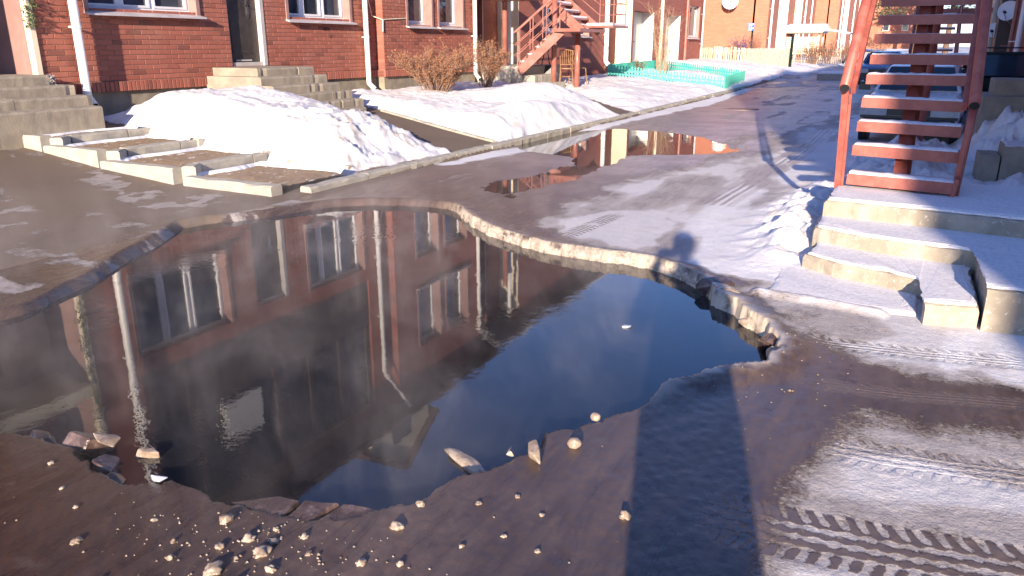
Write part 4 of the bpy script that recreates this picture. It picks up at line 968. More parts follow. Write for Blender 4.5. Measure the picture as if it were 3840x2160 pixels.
def red_stair():
    T = thing('steel_stair', (-.06, 6.7, .44), 'red-painted steel stair with snowy treads rising over the parked white car', 'stair')
    rd = random.Random(2)
    zt = [.575, .775, .945, 1.125, 1.31, 1.475, 1.655, 1.825, 2.0, 2.18, 2.36, 2.54, 2.72]
    for k, z in enumerate(zt):
        y = 6.66 + .262 * k; sk = -.05 - .0 * k
        A = Vector((-.43 - .004 * k, y + .03, z)); B = Vector((.33 + .002 * k, y - .03, z - .012 * (k < 4)))
        d = (B - A); L = d.length; d.normalize(); n = Vector((-d.y, d.x, 0)).normalized(); M = Matrix((d, n, d.cross(n))).transposed().to_4x4(); M.translation = A
        m = MB(); m.box(0, L, 0, .006, -.085, 0, M); m.box(0, L, .006, .21, -.006, 0, M); m.box(0, L, .204, .21, -.045, -.006, M)
        m.box(0, .006, .006, .204, -.08, -.006, M); m.box(L - .006, L, .006, .204, -.05, -.006, M)
        tr = m.build('tread', redsteelM, T)
        m = MB(); K = 16; vs = []
        for i in range(K + 1):
            f = i / K; x = .01 + (L - .02) * f; h = (.012 if k in (0, 1, 2, 4, 5, 3) else .004) * rd.uniform(.5, 1.2) * (1.0 if k > 2 else 1.0)
            for yy, zz in ((.006, .0005), (.014, h), (.11, h * 1.25), (.19, h), (.2, .0005)): vs.append(M @ Vector((x, yy + rd.uniform(-.003, .003), zz)))
        m.add(vs, [(i * 5 + j, i * 5 + j + 1, (i + 1) * 5 + j + 1, (i + 1) * 5 + j) for i in range(K) for j in range(4)])
        m.build('snow_cover', frostM, tr, smooth=True)
    s = .182 / .262
    m = MB()
    m.beam((-.055, 6.78, .40), (-.075, 6.78 + 3.3, .40 + 3.3 * s), .10, .10); m.build('spine', redsteelM, T)
    m = MB(); m.beam((-.00, 6.86, .38), (-.0, 6.86 + 3.3, .38 + 3.3 * s), .04, .14); m.build('spine_flange', redsteelM, T)
    for k, z in enumerate(zt):      # saddle plates that carry each tread
        y = 6.66 + .262 * k; m = MB(); m.prism([(y + .01, z - .058), (y + .2, z - .008), (y + .2, z - .12)], -.10, -.02); m.build('saddle', redsteelM, T)
    for sx, x0, x1, y0, zr in ((-1, -.515, -.49, 6.50, 1.245), (1, .365, .42, 6.70, 1.13)):
        e = 3.2
        m = MB(); m.tube([(x0, y0, zr), (x1, y0 + e, zr + e * .70)], .040, 16); h = m.build('handrail', redsteelM, T, True)
        d = Vector((x1 - x0, e, e * .70)).normalized()
        m = MB(); m.tube([Vector((x0, y0, zr)) - d * .004, Vector((x0, y0, zr)) + d * .01], .034, 14); m.build('pipe_mouth', darkM, h)
        m = MB(); m.beam((x0 + .055 * -sx, y0 + .1, zr - .02), (x1 + .055 * -sx, y0 + e, zr + (e - .1) * .70), .035, .06); m.build('rail_flat', redsteelM, T)
    m = MB(); m.beam((-.50, 6.82, .42), (-.515, 6.60, 1.28), .035, .05, up=(1, 0, 0)); m.build('post', redsteelM, T)
    m = MB(); m.beam((-.465, 6.80, .42), (-.475, 6.62, 1.2), .03, .02, up=(1, 0, 0)); m.build('post', redsteelM, T)
    m = MB(); m.tube([(.335, 6.68, .40), (.375, 6.80, 1.22)], .028, 12); m.build('post', redsteelM, T, True)
    m = MB(); m.beam((.315, 6.66, .42), (.335, 6.64, .60), .07, .03, up=(1, 0, 0)); m.build('post_shoe', redsteelM, T)
    # landing on top
    m = MB(); m.box(-.6, 2.2, 10.05, 11.6, 2.85, 2.95); ld = m.build('landing', redsteelM, T)
    for x in (-.5, .55, 1.5):
        m = MB(); m.tube([(x, 10.1, 2.95), (x, 10.1, 3.95)], .02, 8); m.build('post', redsteelM, T) if x != .55 else None
    m = MB(); m.tube([(-.5, 10.1, 3.95), (-.5, 11.5, 3.95), (2.2, 11.5, 3.95)], .025, 8); m.tube([(-.5, 10.1, 3.5), (-.5, 11.5, 3.5), (2.2, 11.5, 3.5)], .012, 6); ra = m.build('railing', redsteelM, T)
    m = MB(); m.tube([(.02, 11.0, -.1), (.02, 11.0, 2.85)], .09, 14); m.build('column', redsteelM, T, True)
    return T
red_stair()

# another external stair further back in the shade
def back_stair():
    T = thing('steel_stair', (.1, 27, .2), 'distant shaded steel stair with snowy treads seen behind the red stair', 'stair')
    for k in range(11):
        m = MB(); y = 24.5 + .3 * k; z = .45 + .2 * k; m.box(-.35, .65, y, y + .26, z - .05, z); tr = m.build('tread', redsteelM, T)
        one('snow_cover', snowM, tr, 'box', -.34, .64, y + .01, y + .25, z + .001, z + .03)
    for x in (-.42, .72):
        m = MB(); m.beam((x, 24.5, .35), (x, 27.9, 2.6), .06, .2); m.build('stringer', redsteelM, T)
        m = MB(); m.tube([(x, 24.5, 1.4), (x, 27.9, 3.65), (x, 30, 3.65)], .03, 6)
        for k in range(5): m.tube([(x, 24.5 + k * .85, .4 + k * .56), (x, 24.5 + k * .85, 1.4 + k * .56)], .02, 6)
        m.build('railing', redsteelM, T)
    m = MB(); m.box(-.5, 2.0, 27.8, 30, 2.5, 2.62); m.build('landing', redsteelM, T)
back_stair()

# ------------------------------------------------------------------ parked car
def loft(m, secs):
    n = len(secs[0]); k = [v for s_ in secs for v in s_]
    m.add(k, [(i * n + j, i * n + (j + 1) % n, (i + 1) * n + (j + 1) % n, (i + 1) * n + j) for i in range(len(secs) - 1) for j in range(n)] + [tuple(range(n)), tuple((len(secs) - 1) * n + j for j in range(n - 1, -1, -1))])
def car(name, loc, rz, paint, label, s=1.0, rack=False, grp=None):
    """front faces -y"""
    T = thing(name, (0, 0, 0), label, 'car', grp)
    W2 = .80
    def sec(y, w, z0, z1, cr=.06):
        return [(-w, y, z0), (-w - .0, y, z0 + .25), (-w * 1.01, y, (z0 + z1) / 2 + .08), (-w * .97, y, z1 - cr), (-w * .86, y, z1), (w * .86, y, z1), (w * .97, y, z1 - cr), (w * 1.01, y, (z0 + z1) / 2 + .08), (w, y, z0 + .25), (w, y, z0)]
    m = MB(); loft(m, [sec(-.02, W2 * .95, .30, .70), sec(.06, W2 * .985, .28, .76), sec(.5, W2, .24, .86), sec(1.05, W2, .22, .93), sec(2.2, W2, .22, .94), sec(3.3, W2, .24, .94), sec(3.7, W2 * .97, .3, .88)])
    b = m.build('body', paint, T, True); md = b.modifiers.new('b', 'BEVEL'); md.width = .03; md.segments = 3; md.limit_method = 'ANGLE'; md.angle_limit = R(25)
    def cs(y, w, wt, z0, z1): return [(-w, y, z0), (-wt, y, z1 - .06), (-wt + .08, y, z1), (wt - .08, y, z1), (wt, y, z1 - .06), (w, y, z0)]
    m = MB(); loft(m, [[(-.74, 1.02, .92), (-.73, 1.03, .925), (-.7, 1.04, .93), (.7, 1.04, .93), (.73, 1.03, .925), (.74, 1.02, .92)], cs(1.62, .75, .60, .92, 1.38), cs(2.1, .76, .61, .92, 1.42), cs(3.2, .75, .60, .92, 1.40), cs(3.66, .72, .55, .90, 1.05)])
    c = m.build('cabin', paint, T, True); md = c.modifiers.new('b', 'BEVEL'); md.width = .025; md.segments = 3; md.limit_method = 'ANGLE'; md.angle_limit = R(25)
    m = MB(); m.add([(-.66, 1.045, .955), (.66, 1.045, .955), (.545, 1.565, 1.352), (-.545, 1.565, 1.352), (-.66, 1.065, .945), (.66, 1.065, .945), (.545, 1.585, 1.342), (-.545, 1.585, 1.342)], [(0, 1, 2, 3), (4, 7, 6, 5), (0, 4, 5, 1), (1, 5, 6, 2), (2, 6, 7, 3), (3, 7, 4, 0)])
    ws = m.build('windscreen', carglassM, T); ws.location = (0, -.012, .012)
    for sx in (-1, 1):
        m = MB(); m.add([(sx * .765, 1.25, .955), (sx * .775, 2.2, .955), (sx * .66, 2.15, 1.335), (sx * .655, 1.66, 1.325)], [(0, 1, 2, 3)]); m.add([(sx * .775, 2.26, .955), (sx * .77, 3.15, .955), (sx * .655, 3.05, 1.32), (sx * .66, 2.22, 1.335)], [(0, 1, 2, 3)])
        g = m.build('side_window', carglassM, T); g.modifiers.new('s', 'SOLIDIFY').thickness = .01; g['kind'] = 'stuff'
        m = MB(); m.bevbox(sx * .93 - .10, sx * .93 + .10, 1.18, 1.26, .93, 1.08, .03); m.box(sx * .86 - .05, sx * .86 + .03, 1.20, 1.24, .95, .99); m.build('wing_mirror', blackM, T)
        m = MB(); m.bevbox(sx * .53 - .17, sx * .53 + .17, -.045, .05, .55, .72, .02); m.build('headlight', lampM, T)
        m = MB(); m.bevbox(sx * .755 - .045, sx * .755 + .045, -.035, .12, .56, .71, .02); m.build('indicator', lampM, T)
        for yy in (.62, 3.05):
            m = MB(); m.tube([(sx * .68, yy, .28), (sx * .83, yy, .28)], .28, 24); w = m.build('wheel', blackM, T); m = MB(); m.tube([(sx * .825, yy, .28), (sx * .84, yy, .28)], .17, 18); m.build('rim', greyM, w)
    m = MB(); m.box(-.35, .35, -.04, .02, .56, .71)
    g = m.build('grille', blackM, T); m = MB(); m.box(-.78, .78, -.046, -.024, .50, .555); m.build('front_trim', blackM, T)
    for k in range(4): one('slat', blackM, g, 'box', -.34, .34, -.048, -.041, .575 + k * .035, .585 + k * .035)
    m = MB(); loft(m, [[(-.80, .10, .28), (-.80, .10, .50), (-.80, .2, .50), (-.80, .2, .28)], [(-.70, -.10, .26), (-.70, -.12, .50), (-.70, 0, .52), (-.70, 0, .26)], [(.70, -.10, .26), (.70, -.12, .50), (.70, 0, .52), (.70, 0, .26)], [(.80, .10, .28), (.80, .10, .50), (.80, .2, .50), (.80, .2, .28)]])
    m.build('bumper', simple('bumper_' + name + label[:3], (.06, .06, .065), None, .5, 5), T, bevel=.02)
    one('number_plate', paperM, T, 'box', -.24, .24, -.135, -.125, .36, .46)
    m = MB(); m.tube([(-.45, 1.0, .955), (.1, 1.1, .99)], .008, 6); m.tube([(.1, 1.0, .955), (.6, 1.1, .99)], .008, 6); m.build('wipers', blackM, T)
    if rack:
        m = MB()
        for x in (-.55, .55): m.tube([(x, 1.8, 1.5), (x, 3.2, 1.5)], .02, 6)
        for y in (1.9, 2.5, 3.1): m.tube([(-.55, y, 1.5), (.55, y, 1.5)], .015, 6); m.tube([(-.5, y, 1.4), (-.5, y, 1.5)], .015, 6); m.tube([(.5, y, 1.4), (.5, y, 1.5)], .015, 6)
        m.build('roof_rack', blackM, T)
    T.location = loc; T.rotation_euler = (0, 0, rz); T.scale = (s, s, s)
    return T
car('parked_car', (-.12, 13.6, .03), R(-4), carM, 'white hatchback parked nose-out behind the red stair in the shade', .87)
car('parked_car', (-1.55, 33.0, .08), R(-4), car2M, 'blue car farther back seen between the stair rail and the white car', .9)
car('parked_car', (1.32, 16.2, .12), R(0), greenDarkM, 'dark green vehicle with roof rack beside the shaded house', .93, rack=True)

# ------------------------------------------------------------------ second house's steps, outside stair, chairs, shovel
slabsteps('concrete_steps', 'rough concrete landing under the dusky red stair of the second house', [
    (-11.0, -9.5, 18.95, 21.6, .2, 1.03), (-10.4, -9.15, 19.05, 20.5, .2, .80), (-10.2, -8.85, 19.1, 20.4, .2, .60)], mat=kerbM)
def outer_stair():
    T = thing('steel_stair', (-9.2, 19.6, .5), 'dusky red outside stair with thin handrails and two poles before the second house', 'stair')
    A = Vector((-9.55, 18.98, 1.05)); B = Vector((-8.62, 19.52, 1.98)); d = (B - A); dh = Vector((d.x, d.y, 0)).normalized(); n = Vector((-dh.y, dh.x, 0))
    for k in range(5):
        f = (k + .5) / 5; p = A + d * f; m = MB()
        M = Matrix((dh, n, Vector((0, 0, 1)))).transposed().to_4x4(); M.translation = p - n * .1
        m.box(-.11, .11, 0, .95, -.04, 0, M); m.box(-.115, -.11, 0, .95, -.08, 0, M); tr = m.build('tread', duskM, T)
        m = MB(); m.box(-.09, .10, .2, .9, .001, .03, M); m.build('snow_cover', snowM, tr)
    for o, nm in ((-.14, 'stringer'), (.90, 'stringer')):
        m = MB(); m.beam(A + n * o - Vector((0, 0, .12)) - d * .05, B + n * o - Vector((0, 0, .05)), .05, .22); m.build(nm, duskM, T)
        m = MB()
        for hz, rr in ((.95, .022), (.62, .012), (.34, .012)): m.tube([A + n * o + Vector((0, 0, hz)) - d * .12, B + n * o + Vector((0, 0, hz))], rr, 8)
        for f in (-.02, .3, .62, .95): q = A + d * f + n * o; m.tube([q - Vector((0, 0, .1)), q + Vector((0, 0, .95))], .014, 6)
        m.build('railing', duskM, T)
    m = MB(); m.box(-8.75, -7.95, 19.2, 21.0, 1.9, 1.98); m.build('landing', duskM, T)
    # second flight turning back towards the wall
    for k in range(7):
        x = -8.55 - .25 * k; z = 2.1 + .2 * k; m = MB(); m.box(x - .24, x, 20.6, 21.9, z - .05, z); tr = m.build('tread', duskM, T)
        m = MB(); m.box(x - .22, x - .02, 20.7, 21.8, z + .001, z + .035 + .02 * (k % 2)); m.build('snow_cover', snowM, tr)
    m = MB(); m.box(-8.55, -7.7, 20.95, 22.2, 2.03, 2.09); ld = m.build('landing', duskM, T)
    m = MB(); m.box(-8.5, -7.75, 21.0, 22.1, 2.091, 2.15); m.build('snow_cover', snowM, ld)
    for y in (20.52, 21.95): m = MB(); m.beam((-8.45, y, 1.92), (-10.4, y, 3.46), .05, .26); m.build('stringer', duskM, T)
    m = MB()
    for hz, rr in ((.95, .022), (.62, .012), (.34, .012)): m.tube([(-10.4, 21.98, 3.5 + hz), (-8.5, 21.98, 2.05 + hz), (-7.72, 21.98, 2.05 + hz), (-7.72, 21.0, 2.05 + hz)], rr, 8)
    for x, y, z in ((-7.72, 21.98, 2.05), (-7.72, 21.0, 2.05), (-8.5, 21.98, 2.05), (-9.4, 21.98, 2.74)): m.tube([(x, y, z), (x, y, z + .95)], .016, 6)
    m.build('railing', duskM, T)
    m = MB(); m.box(-10.9, -9.6, 19.0, 20.45, 2.74, 2.84); m.build('upper_landing', duskM, T)
    m = MB(); m.tube([(-9.12, 20.2, .4), (-9.12, 20.2, 2.74)], .075, 16); m.build('pole', duskM, T, True)
    m = MB(); m.tube([(-8.55, 20.5, .3), (-8.55, 20.5, 1.9)], .075, 16); m.build('pole', duskM, T, True)
    m = MB(); m.box(-8.66, -8.44, 20.39, 20.61, 1.86, 1.90); m.build('pole_plate', duskM, T)
outer_stair()
def chair():
    T = thing('wooden_chair', (0, 0, 0), 'bentwood chair with slatted back standing in the snow between the two poles, nearer one', 'chair')
    m = MB(); m.tube([(0, 0, .43), (0, 0, .46)], .21, 18); m.build('seat', chairM, T)
    for x, y in ((-.17, -.15), (.17, -.15), (-.17, .17), (.17, .17)):
        m = MB(); m.tube([(x * 1.15, y * 1.2, 0), (x * .95, y * .95, .44)], .014, 8)
        if y > 0: m.tube([(x * .95, y * .95, .44), (x * 1.05, .27, .92)], .014, 8)
        m.build('leg', chairM, T)
    m = MB(); m.tube([(-.178, .27, .92), (0, .30, .95), (.178, .27, .92)], .016, 8); m.tube([(-.165, .19, .55), (.165, .19, .55)], .012, 6); br = m.build('back_frame', chairM, T)
    for k in range(5): m = MB(); x = -.11 + k * .055; m.tube([(x, .19, .55), (x * 1.05, .285, .93)], .009, 6); m.build('back_slat', chairM, T)
    m = MB(); m.tube([(.15 * math.cos(a), .15 * math.sin(a), .22) for a in [k * math.pi / 6 for k in range(13)]], .009, 6, caps=False); m.build('stretcher', chairM, T)
    return T
ch = chair(); ch.location = (-8.95, 20.7, .50); ch.rotation_euler = (0, 0, R(200)); ch['group'] = 'bentwood chairs under the outside stair'
c2 = copy_tree(ch, None, (-8.85, 21.3, .50), R(150)); c2['label'] = 'bentwood chair behind the other one, turned towards the right pole'
m = MB(); T = thing('snow_scoop', (-9.45, 20.35, .62), 'black plastic snow scoop with bent handle leaning beside the concrete landing', 'shovel')
m.prism([(-.17, 0), (.17, 0), (.2, .42), (-.2, .42)], 0, .04, 'y'); o = m.build('blade', blackM, None); o.parent = T; o.rotation_euler = (R(-14), 0, R(20))
m = MB(); m.tube([(-.12, .02, .4), (-.05, -.03, .75), (-.14, -.05, 1.05), (.14, -.05, 1.05), (.05, -.03, .75), (.12, .02, .4)], .015, 8); o = m.build('handle', blackM, None); o.parent = T; o.rotation_euler = (R(-14), 0, R(20))

# ------------------------------------------------------------------ fences
def picket(w, h, th, mat):
    m = MB(); m.prism([(-w / 2, 0), (w / 2, 0), (w / 2, h - w * .35), (0, h), (-w / 2, h - w * .35)], -th / 2, th / 2, 'y')
    me = bpy.data.meshes.new('picket'); me.from_pydata(m.v, [], m.f); me.materials.append(mat); return me
def fence(name, label, runs, w, h, gap, mats, rails=(.2, .75), zoff=0.0, th=.02, wob=.0, railmat=None, seed=0, zfn=None):
    rd = random.Random(seed); T = thing(name, (*runs[0][0], .3), label, 'fence'); mes = [picket(w, h, th, mt) for mt in mats]
    for a, b in runs:
        a = Vector(a); b = Vector(b); d = b - a; L = d.length; d.normalize(); n = int(L / (w + gap)); ang = math.atan2(d.y, d.x)
        za = (zfn or gz)(a.x, a.y) + zoff; zb = (zfn or gz)(b.x, b.y) + zoff
        for k in range(n + 1):
            p = a + d * (L * k / n); z = za + (zb - za) * k / n
            o = bpy.data.objects.new('picket', rd.choice(mes)); C.objects.link(o); o.parent = T
            o.location = Vector((p.x, p.y, z + rd.uniform(-wob, wob))) - wl(T); o.rotation_euler = (rd.uniform(-wob, wob) * .5, rd.uniform(-wob, wob) * .8, ang)
            o.scale = (rd.uniform(.9, 1.1), 1, 1 + rd.uniform(-wob, wob))
        for r in rails:
            m = MB(); nn = Vector((-d.y, d.x)) * (th / 2 + .016)
            m.beam((a.x + nn.x, a.y + nn.y, za + h * r), (b.x + nn.x, b.y + nn.y, zb + h * r), .03, .05); m.build('rail', railmat or mats[0], T)
    return T
fence('garden_fence', 'low teal picket fence round a snowy flower bed by the kerb', [((-9.7, 26.1), (-5.85, 26.7)), ((-5.85, 26.75), (-6.15, 31.6)), ((-9.9, 32.6), (-6.2, 31.6)), ((-9.75, 26.2), (-9.95, 32.5))], .055, .40, .045, [tealM], (.3, .62), -.02, .018, .012)
fence('picket_fence', 'pale wooden picket fence in front of the orange end wall', [((-12.0, 43.6), (-8.6, 43.4))], .085, 1.0, .045, [woodM, creamM, woodM], (.15, .8), .0, .022, .03, zfn=lambda x, y: .50)
fence('picket_fence', 'grey tight board fence continuing the pale pickets to the right', [((-8.5, 43.4), (-6.25, 43.0))], .10, .92, .006, [greywoodM], (.2, .8), .0, .022, .012, zfn=lambda x, y: .52)
fence('picket_fence', 'thin brown picket fence behind dry shrubs near the far shelter', [((-7.3, 50), (-4.4, 50))], .045, .85, .05, [greywoodM, chairM], (.2, .8), .0, .02, .03, zfn=lambda x, y: .55)
T = thing('gate_post', (-6.2, 43, .5), 'dark green post at the right end of the grey board fence', 'post'); m = MB(); m.box(-6.2, -6.08, 42.9, 43.02, .4, 2.0); m.build('post', greenDarkM, T); m = MB(); m.box(-6.22, -6.06, 42.88, 43.04, 2.0, 2.03); m.build('cap', greenDarkM, T)

# snow-roofed white slatted shelter
T = thing('slatted_shelter', (-7.9, 52.5, .8), 'white slatted shelter under a thick snow-covered roof', 'shelter')
for k in range(9): one('slat', creamM, T, 'box', -9.75, -5.95, 52.0, 52.03, 1.06 + k * .115, 1.15 + k * .115)
for x in (-9.78, -8.5, -7.2, -5.92): one('post', creamM, T, 'box', x - .04, x + .04, 52.04, 52.12, .6, 2.35)
for x in (-9.78, -5.92): one('post', creamM, T, 'box', x - .04, x + .04, 54.0, 54.08, .6, 2.35)
m = MB(); m.prism([(51.7, 2.28), (54.4, 2.28), (54.4, 2.36), (51.7, 2.36)], -10.1, -5.7); rf = m.build('roof', greywoodM, T)
m = MB(); m.prism([(51.62, 2.36), (54.5, 2.36), (54.3, 2.72), (53, 2.85), (51.9, 2.74), (51.66, 2.6)], -10.15, -5.6); m.build('roof_snow', snowM, rf, bevel=.08)
T = thing('barrier_pole', (-4.9, 40, .4), 'pale boom hanging slantwise across the street before the far houses', 'barrier')
m = MB(); m.beam((-4.95, 40, 2.42), (-2.6, 40, 1.98), .07, .09); m.build('boom', sillM, T); m = MB(); m.tube([(-2.6, 40, .3), (-2.6, 40, 2.1)], .05, 8); m.build('post', sillM, T)
T = thing('raised_bed', (-3.4, 33.5, .1), 'low snow-covered board bed beside the far street', 'planter'); m = MB(); m.box(-4.0, -2.5, 36.0, 38.0, .0, .42); m.build('box', greywoodM, T); m = MB(); m.box(-3.98, -2.52, 36.02, 37.98, .421, .48); m.build('snow_cover', snowM, T)
m = MB(); mh = thing('manhole_cover', (-3.88, 19.9, .06), 'round brown manhole cover in the icy road', 'manhole cover')
zz = gz(-3.88, 19.9); m.tube([(-3.88, 19.9, zz - .02), (-3.88, 19.9, zz + .012)], .34, 28); m.build('lid', roofM, mh); m = MB(); m.tube([(-3.88, 19.9, zz - .03), (-3.88, 19.9, zz + .006)], .42, 28); m.build('ring', stepM, mh)

# ------------------------------------------------------------------ shrubs and trees
def shrub(name, label, base, n, h, spread, leaves, lmat, tmat, seed, lsize=.022, lean=0, hang=False, lmin=.25, cat='shrub', sub=4):
    rd = random.Random(seed); T = thing(name, base, label, cat); B = Vector(base); m = MB(); tips = []
    for _ in range(n):
        a = rd.uniform(0, 6.283); e = rd.uniform(.05, 1) ** .6 * spread; p = B + Vector((math.cos(a) * .30 * spread * rd.random(), math.sin(a) * .30 * spread * rd.random(), -.05)); pts = [p]
        tgt = B + Vector((math.cos(a) * e + lean, math.sin(a) * e, h * rd.uniform(.62, 1.03) * (1 - .25 * (e / max(spread, .01)) ** 2)))
        K = 5
        for i in range(1, K + 1):
            f = i / K; q = p.lerp(tgt, f) + Vector((rd.gauss(0, .02), rd.gauss(0, .02), .10 * h * math.sin(f * 3.14))); pts.append(q)
        m.tube(pts, .009 if h > .6 else .006, 4, False, .003)
        for i in range(2, K + 1):
            tips.append(pts[i])
            for _ in range(sub):
                s_ = pts[i - 1].lerp(pts[i], rd.random()); dd = Vector((rd.gauss(0, 1), rd.gauss(0, 1), rd.gauss(.7, .6))).normalized() * rd.uniform(.1, .26) * h * .8
                m.tube([s_, s_ + dd * .5 + Vector((0, 0, .01)), s_ + dd], .003, 3, False, .0015); tips += [s_ + dd * rd.uniform(.3, 1) for _ in range(2)]
    o = m.build('branches', tmat, T, fix=False); o['kind'] = 'stuff'
    if leaves:
        m = MB()
        def fn():
            q = rd.choice(tips); return (q.x + rd.gauss(0, .015), q.y + rd.gauss(0, .015), q.z + rd.gauss(0, .02))
        leafcloud(m, leaves, fn, lsize, rd); o = m.build('leaves', lmat, T, fix=False); o['kind'] = 'stuff'
    return T
shrub('dry_shrub', 'wide shrub with rusty dry leaves in front of the brick wall', (-9.15, 14.3, .62), 80, .98, 1.05, 9500, leafM, twigM, 1, .021, sub=6)
shrub('dry_shrub', 'second rusty shrub partly hiding the white downpipe', (-9.3, 16.7, .66), 44, 1.05, .62, 3800, leafM, twigM, 2, .021, sub=6)
shrub('bare_shrub', 'tall bare shrub with pale upright twigs inside the teal fence', (-8.35, 27.9, .55), 30, 3.1, .75, 260, leafM, paleTwigM, 3, .03, sub=2)
shrub('low_shrub', 'small leafy dry plant beside the tall twigs in the fenced bed', (-9.1, 27.6, .62), 26, .5, .35, 300, evergreenM, twigM, 4, .022)
shrub('purple_shrub', 'purple blue bushy shrub in front of the orange end wall', (-8.9, 44.1, .9), 26, 1.25, .62, 900, purpleM, twigM, 5, .035)
shrub('bare_shrub', 'thin bare twigs to the right of the purple shrub', (-8.2, 44.2, .9), 18, 1.5, .5, 60, leafM, twigM, 6)
for i, (x, y, h, s, lab) in enumerate(((-5.8, 49.4, 1.3, .7, 'brown dry shrub at the right end of the slatted shelter'), (-5.0, 49.2, 1.5, .8, 'dark leafless shrub in front of the balconied house'), (-4.3, 51, 1.2, .7, 'dark shrub with snow patches left of the red stair rail'), (-2.9, 60, 2.2, 1.3, 'reddish brown hedge shrub seen through the upper treads'))):
    shrub('dry_shrub', lab, (x, y, .6), 30, h, s, 700, leafM, twigM, 10 + i, .04)
def pine(label, x, y, z0, h, r, seed):
    rd = random.Random(seed); T = thing('pine_tree', (x, y, z0), label, 'tree', 'pines at the end of the street')
    m = MB(); m.tube([(x, y, z0 - .3), (x + .1, y, z0 + h * .5), (x, y, z0 + h)], .28, 8, False, .06)
    cl = []
    for k in range(34):
        z = z0 + h * (.25 + .72 * (k / 34)); a = rd.uniform(0, 6.28); L = r * (1 - (k / 34) * .75) * rd.uniform(.6, 1.1)
        e = Vector((x + math.cos(a) * L, y + math.sin(a) * L, z + L * rd.uniform(-.05, .25))); m.tube([(x, y, z), e], .06, 4, False, .02)
        for f in (.45, .7, .95): cl.append(Vector((x, y, z)).lerp(e, f))
    m.build('trunk', barkM, T, fix=False)
    m = MB()
    def fn():
        q = rd.choice(cl); return (q.x + rd.gauss(0, .42), q.y + rd.gauss(0, .42), q.z + rd.gauss(0, .2))
    leafcloud(m, 5200, fn, .16, rd); o = m.build('crown', pineM, T, fix=False)
pine('big pine just left of the upper stair rail', -6.2, 92, 1, 12, 3.6, 1); pine('pine at the left of the far snowy roof', -8.4, 112, 1, 14, 3.4, 2)
pine('pine showing between the rail and the stair spine', -1.2, 96, 1, 13, 2.7, 3); pine('far right pine dark behind the stair', 1.6, 90, 1, 12, 3.4, 4)

# ------------------------------------------------------------------ ice pieces
def chunk(name, label, c, size, mat, seed, cat='ice chunk', rot=(0, 0, 0), group=None, n=14, flat=1.0, smooth=False, sub=0):
    rd = random.Random(seed); bm = bmesh.new()
    for _ in range(n):
        v = Vector((rd.gauss(0, 1), rd.gauss(0, 1), rd.gauss(0, 1))).normalized()
        if flat < 1: v.z = (1 if v.z > 0 else -1) * rd.uniform(.75, 1) if rd.random() < .8 else v.z
        bm.verts.new((v.x * size[0] * rd.uniform(.85, 1), v.y * size[1] * rd.uniform(.85, 1), v.z * size[2]))
    r = bmesh.ops.convex_hull(bm, input=bm.verts); bmesh.ops.delete(bm, geom=list(set(e for e in r['geom_interior'] if isinstance(e, bmesh.types.BMVert))), context='VERTS')
    bmesh.ops.bevel(bm, geom=list(bm.edges), offset=min(size) * .12, segments=1, affect='EDGES')
    if sub: bmesh.ops.subdivide_edges(bm, edges=bm.edges, cuts=1, smooth=.8)
    me = bpy.data.meshes.new(name); bm.to_mesh(me); bm.free(); me.materials.append(mat)
    if smooth: me.shade_smooth()
    o = bpy.data.objects.new(name, me); C.objects.link(o); o.location = c; o.rotation_euler = rot
    return tag(o, label, cat, group)
def blob(name, label, c, size, mat, seed, cat='ice lump', rot=(0, 0, 0), group=None, amp=.22):
    from mathutils import noise as mn
    bm = bmesh.new(); bmesh.ops.create_icosphere(bm, subdivisions=3, radius=1)
    for v in bm.verts:
        d = v.co.normalized(); k = 1 + amp * mn.noise(d * 1.3 + Vector((seed * 3.1, 0, 0))) + amp * .6 * mn.noise(d * 3.1 + Vector((0, seed * 1.7, 0))) + amp * .25 * mn.noise(d * 8 + Vector((0, 0, seed)))
        v.co = Vector((d.x * size[0], d.y * size[1], d.z * size[2])) * k
    me = bpy.data.meshes.new(name); bm.to_mesh(me); bm.free(); me.materials.append(mat); me.shade_smooth()
    o = bpy.data.objects.new(name, me); C.objects.link(o); o.location = c; o.rotation_euler = rot
    return tag(o, label, cat, group)
chunk('ice_block', 'grey broken ice slab standing in the water at the shadowed far corner of the hole', (-1.02, 4.86, .03), (.15, .07, .085), diceM, 1, rot=(.2, .1, .5), flat=.5)
chunk('ice_block', 'yellowish split ice block right of the grey slab at the hole rim', (-.90, 4.72, .035), (.11, .09, .08), iceM, 2, rot=(.1, -.2, .2), flat=.5)
chunk('ice_block', 'pointed cream ice block leaning on the right rim', (-.70, 4.36, .03), (.085, .07, .06), iceM, 3, rot=(.3, .2, .9), n=10)
chunk('ice_block', 'long brownish ice edge piece lying along the right rim', (-.57, 4.27, .05), (.05, .16, .035), iceM, 4, rot=(0, .2, .5), flat=.5)
chunk('ice_block', 'brown tilted ice block at the rightmost end of the water', (-.53, 4.03, .025), (.07, .10, .06), diceM, 5, rot=(.4, .3, .2), flat=.5)
chunk('ice_block', 'small dirty ice block wedged at the bottom of the right rim', (-.485, 3.90, .03), (.055, .06, .05), iceM, 6, rot=(.1, .5, 1), n=10)
chunk('ice_plate', 'upturned dark ice plate with cream edge at the left near rim', (-2.77, 1.66, .02), (.12, .09, .05), diceM, 7, rot=(-.5, .3, .3), flat=.5)
chunk('ice_plate', 'pale yellow ice wedge resting on the dark plate at lower left', (-2.68, 1.67, .065), (.075, .045, .022), iceM, 8, rot=(-.3, .3, .7), flat=.5)
chunk('ice_plate', 'dark ice plate with pale tips below the yellow wedge', (-2.56, 1.59, .02), (.09, .06, .03), diceM, 9, rot=(-.3, .2, -.3), flat=.5)
chunk('ice_plate', 'rounded dark ice lump at the inner left rim', (-2.45, 1.53, .02), (.07, .05, .035), diceM, 10, rot=(0, 0, .2))
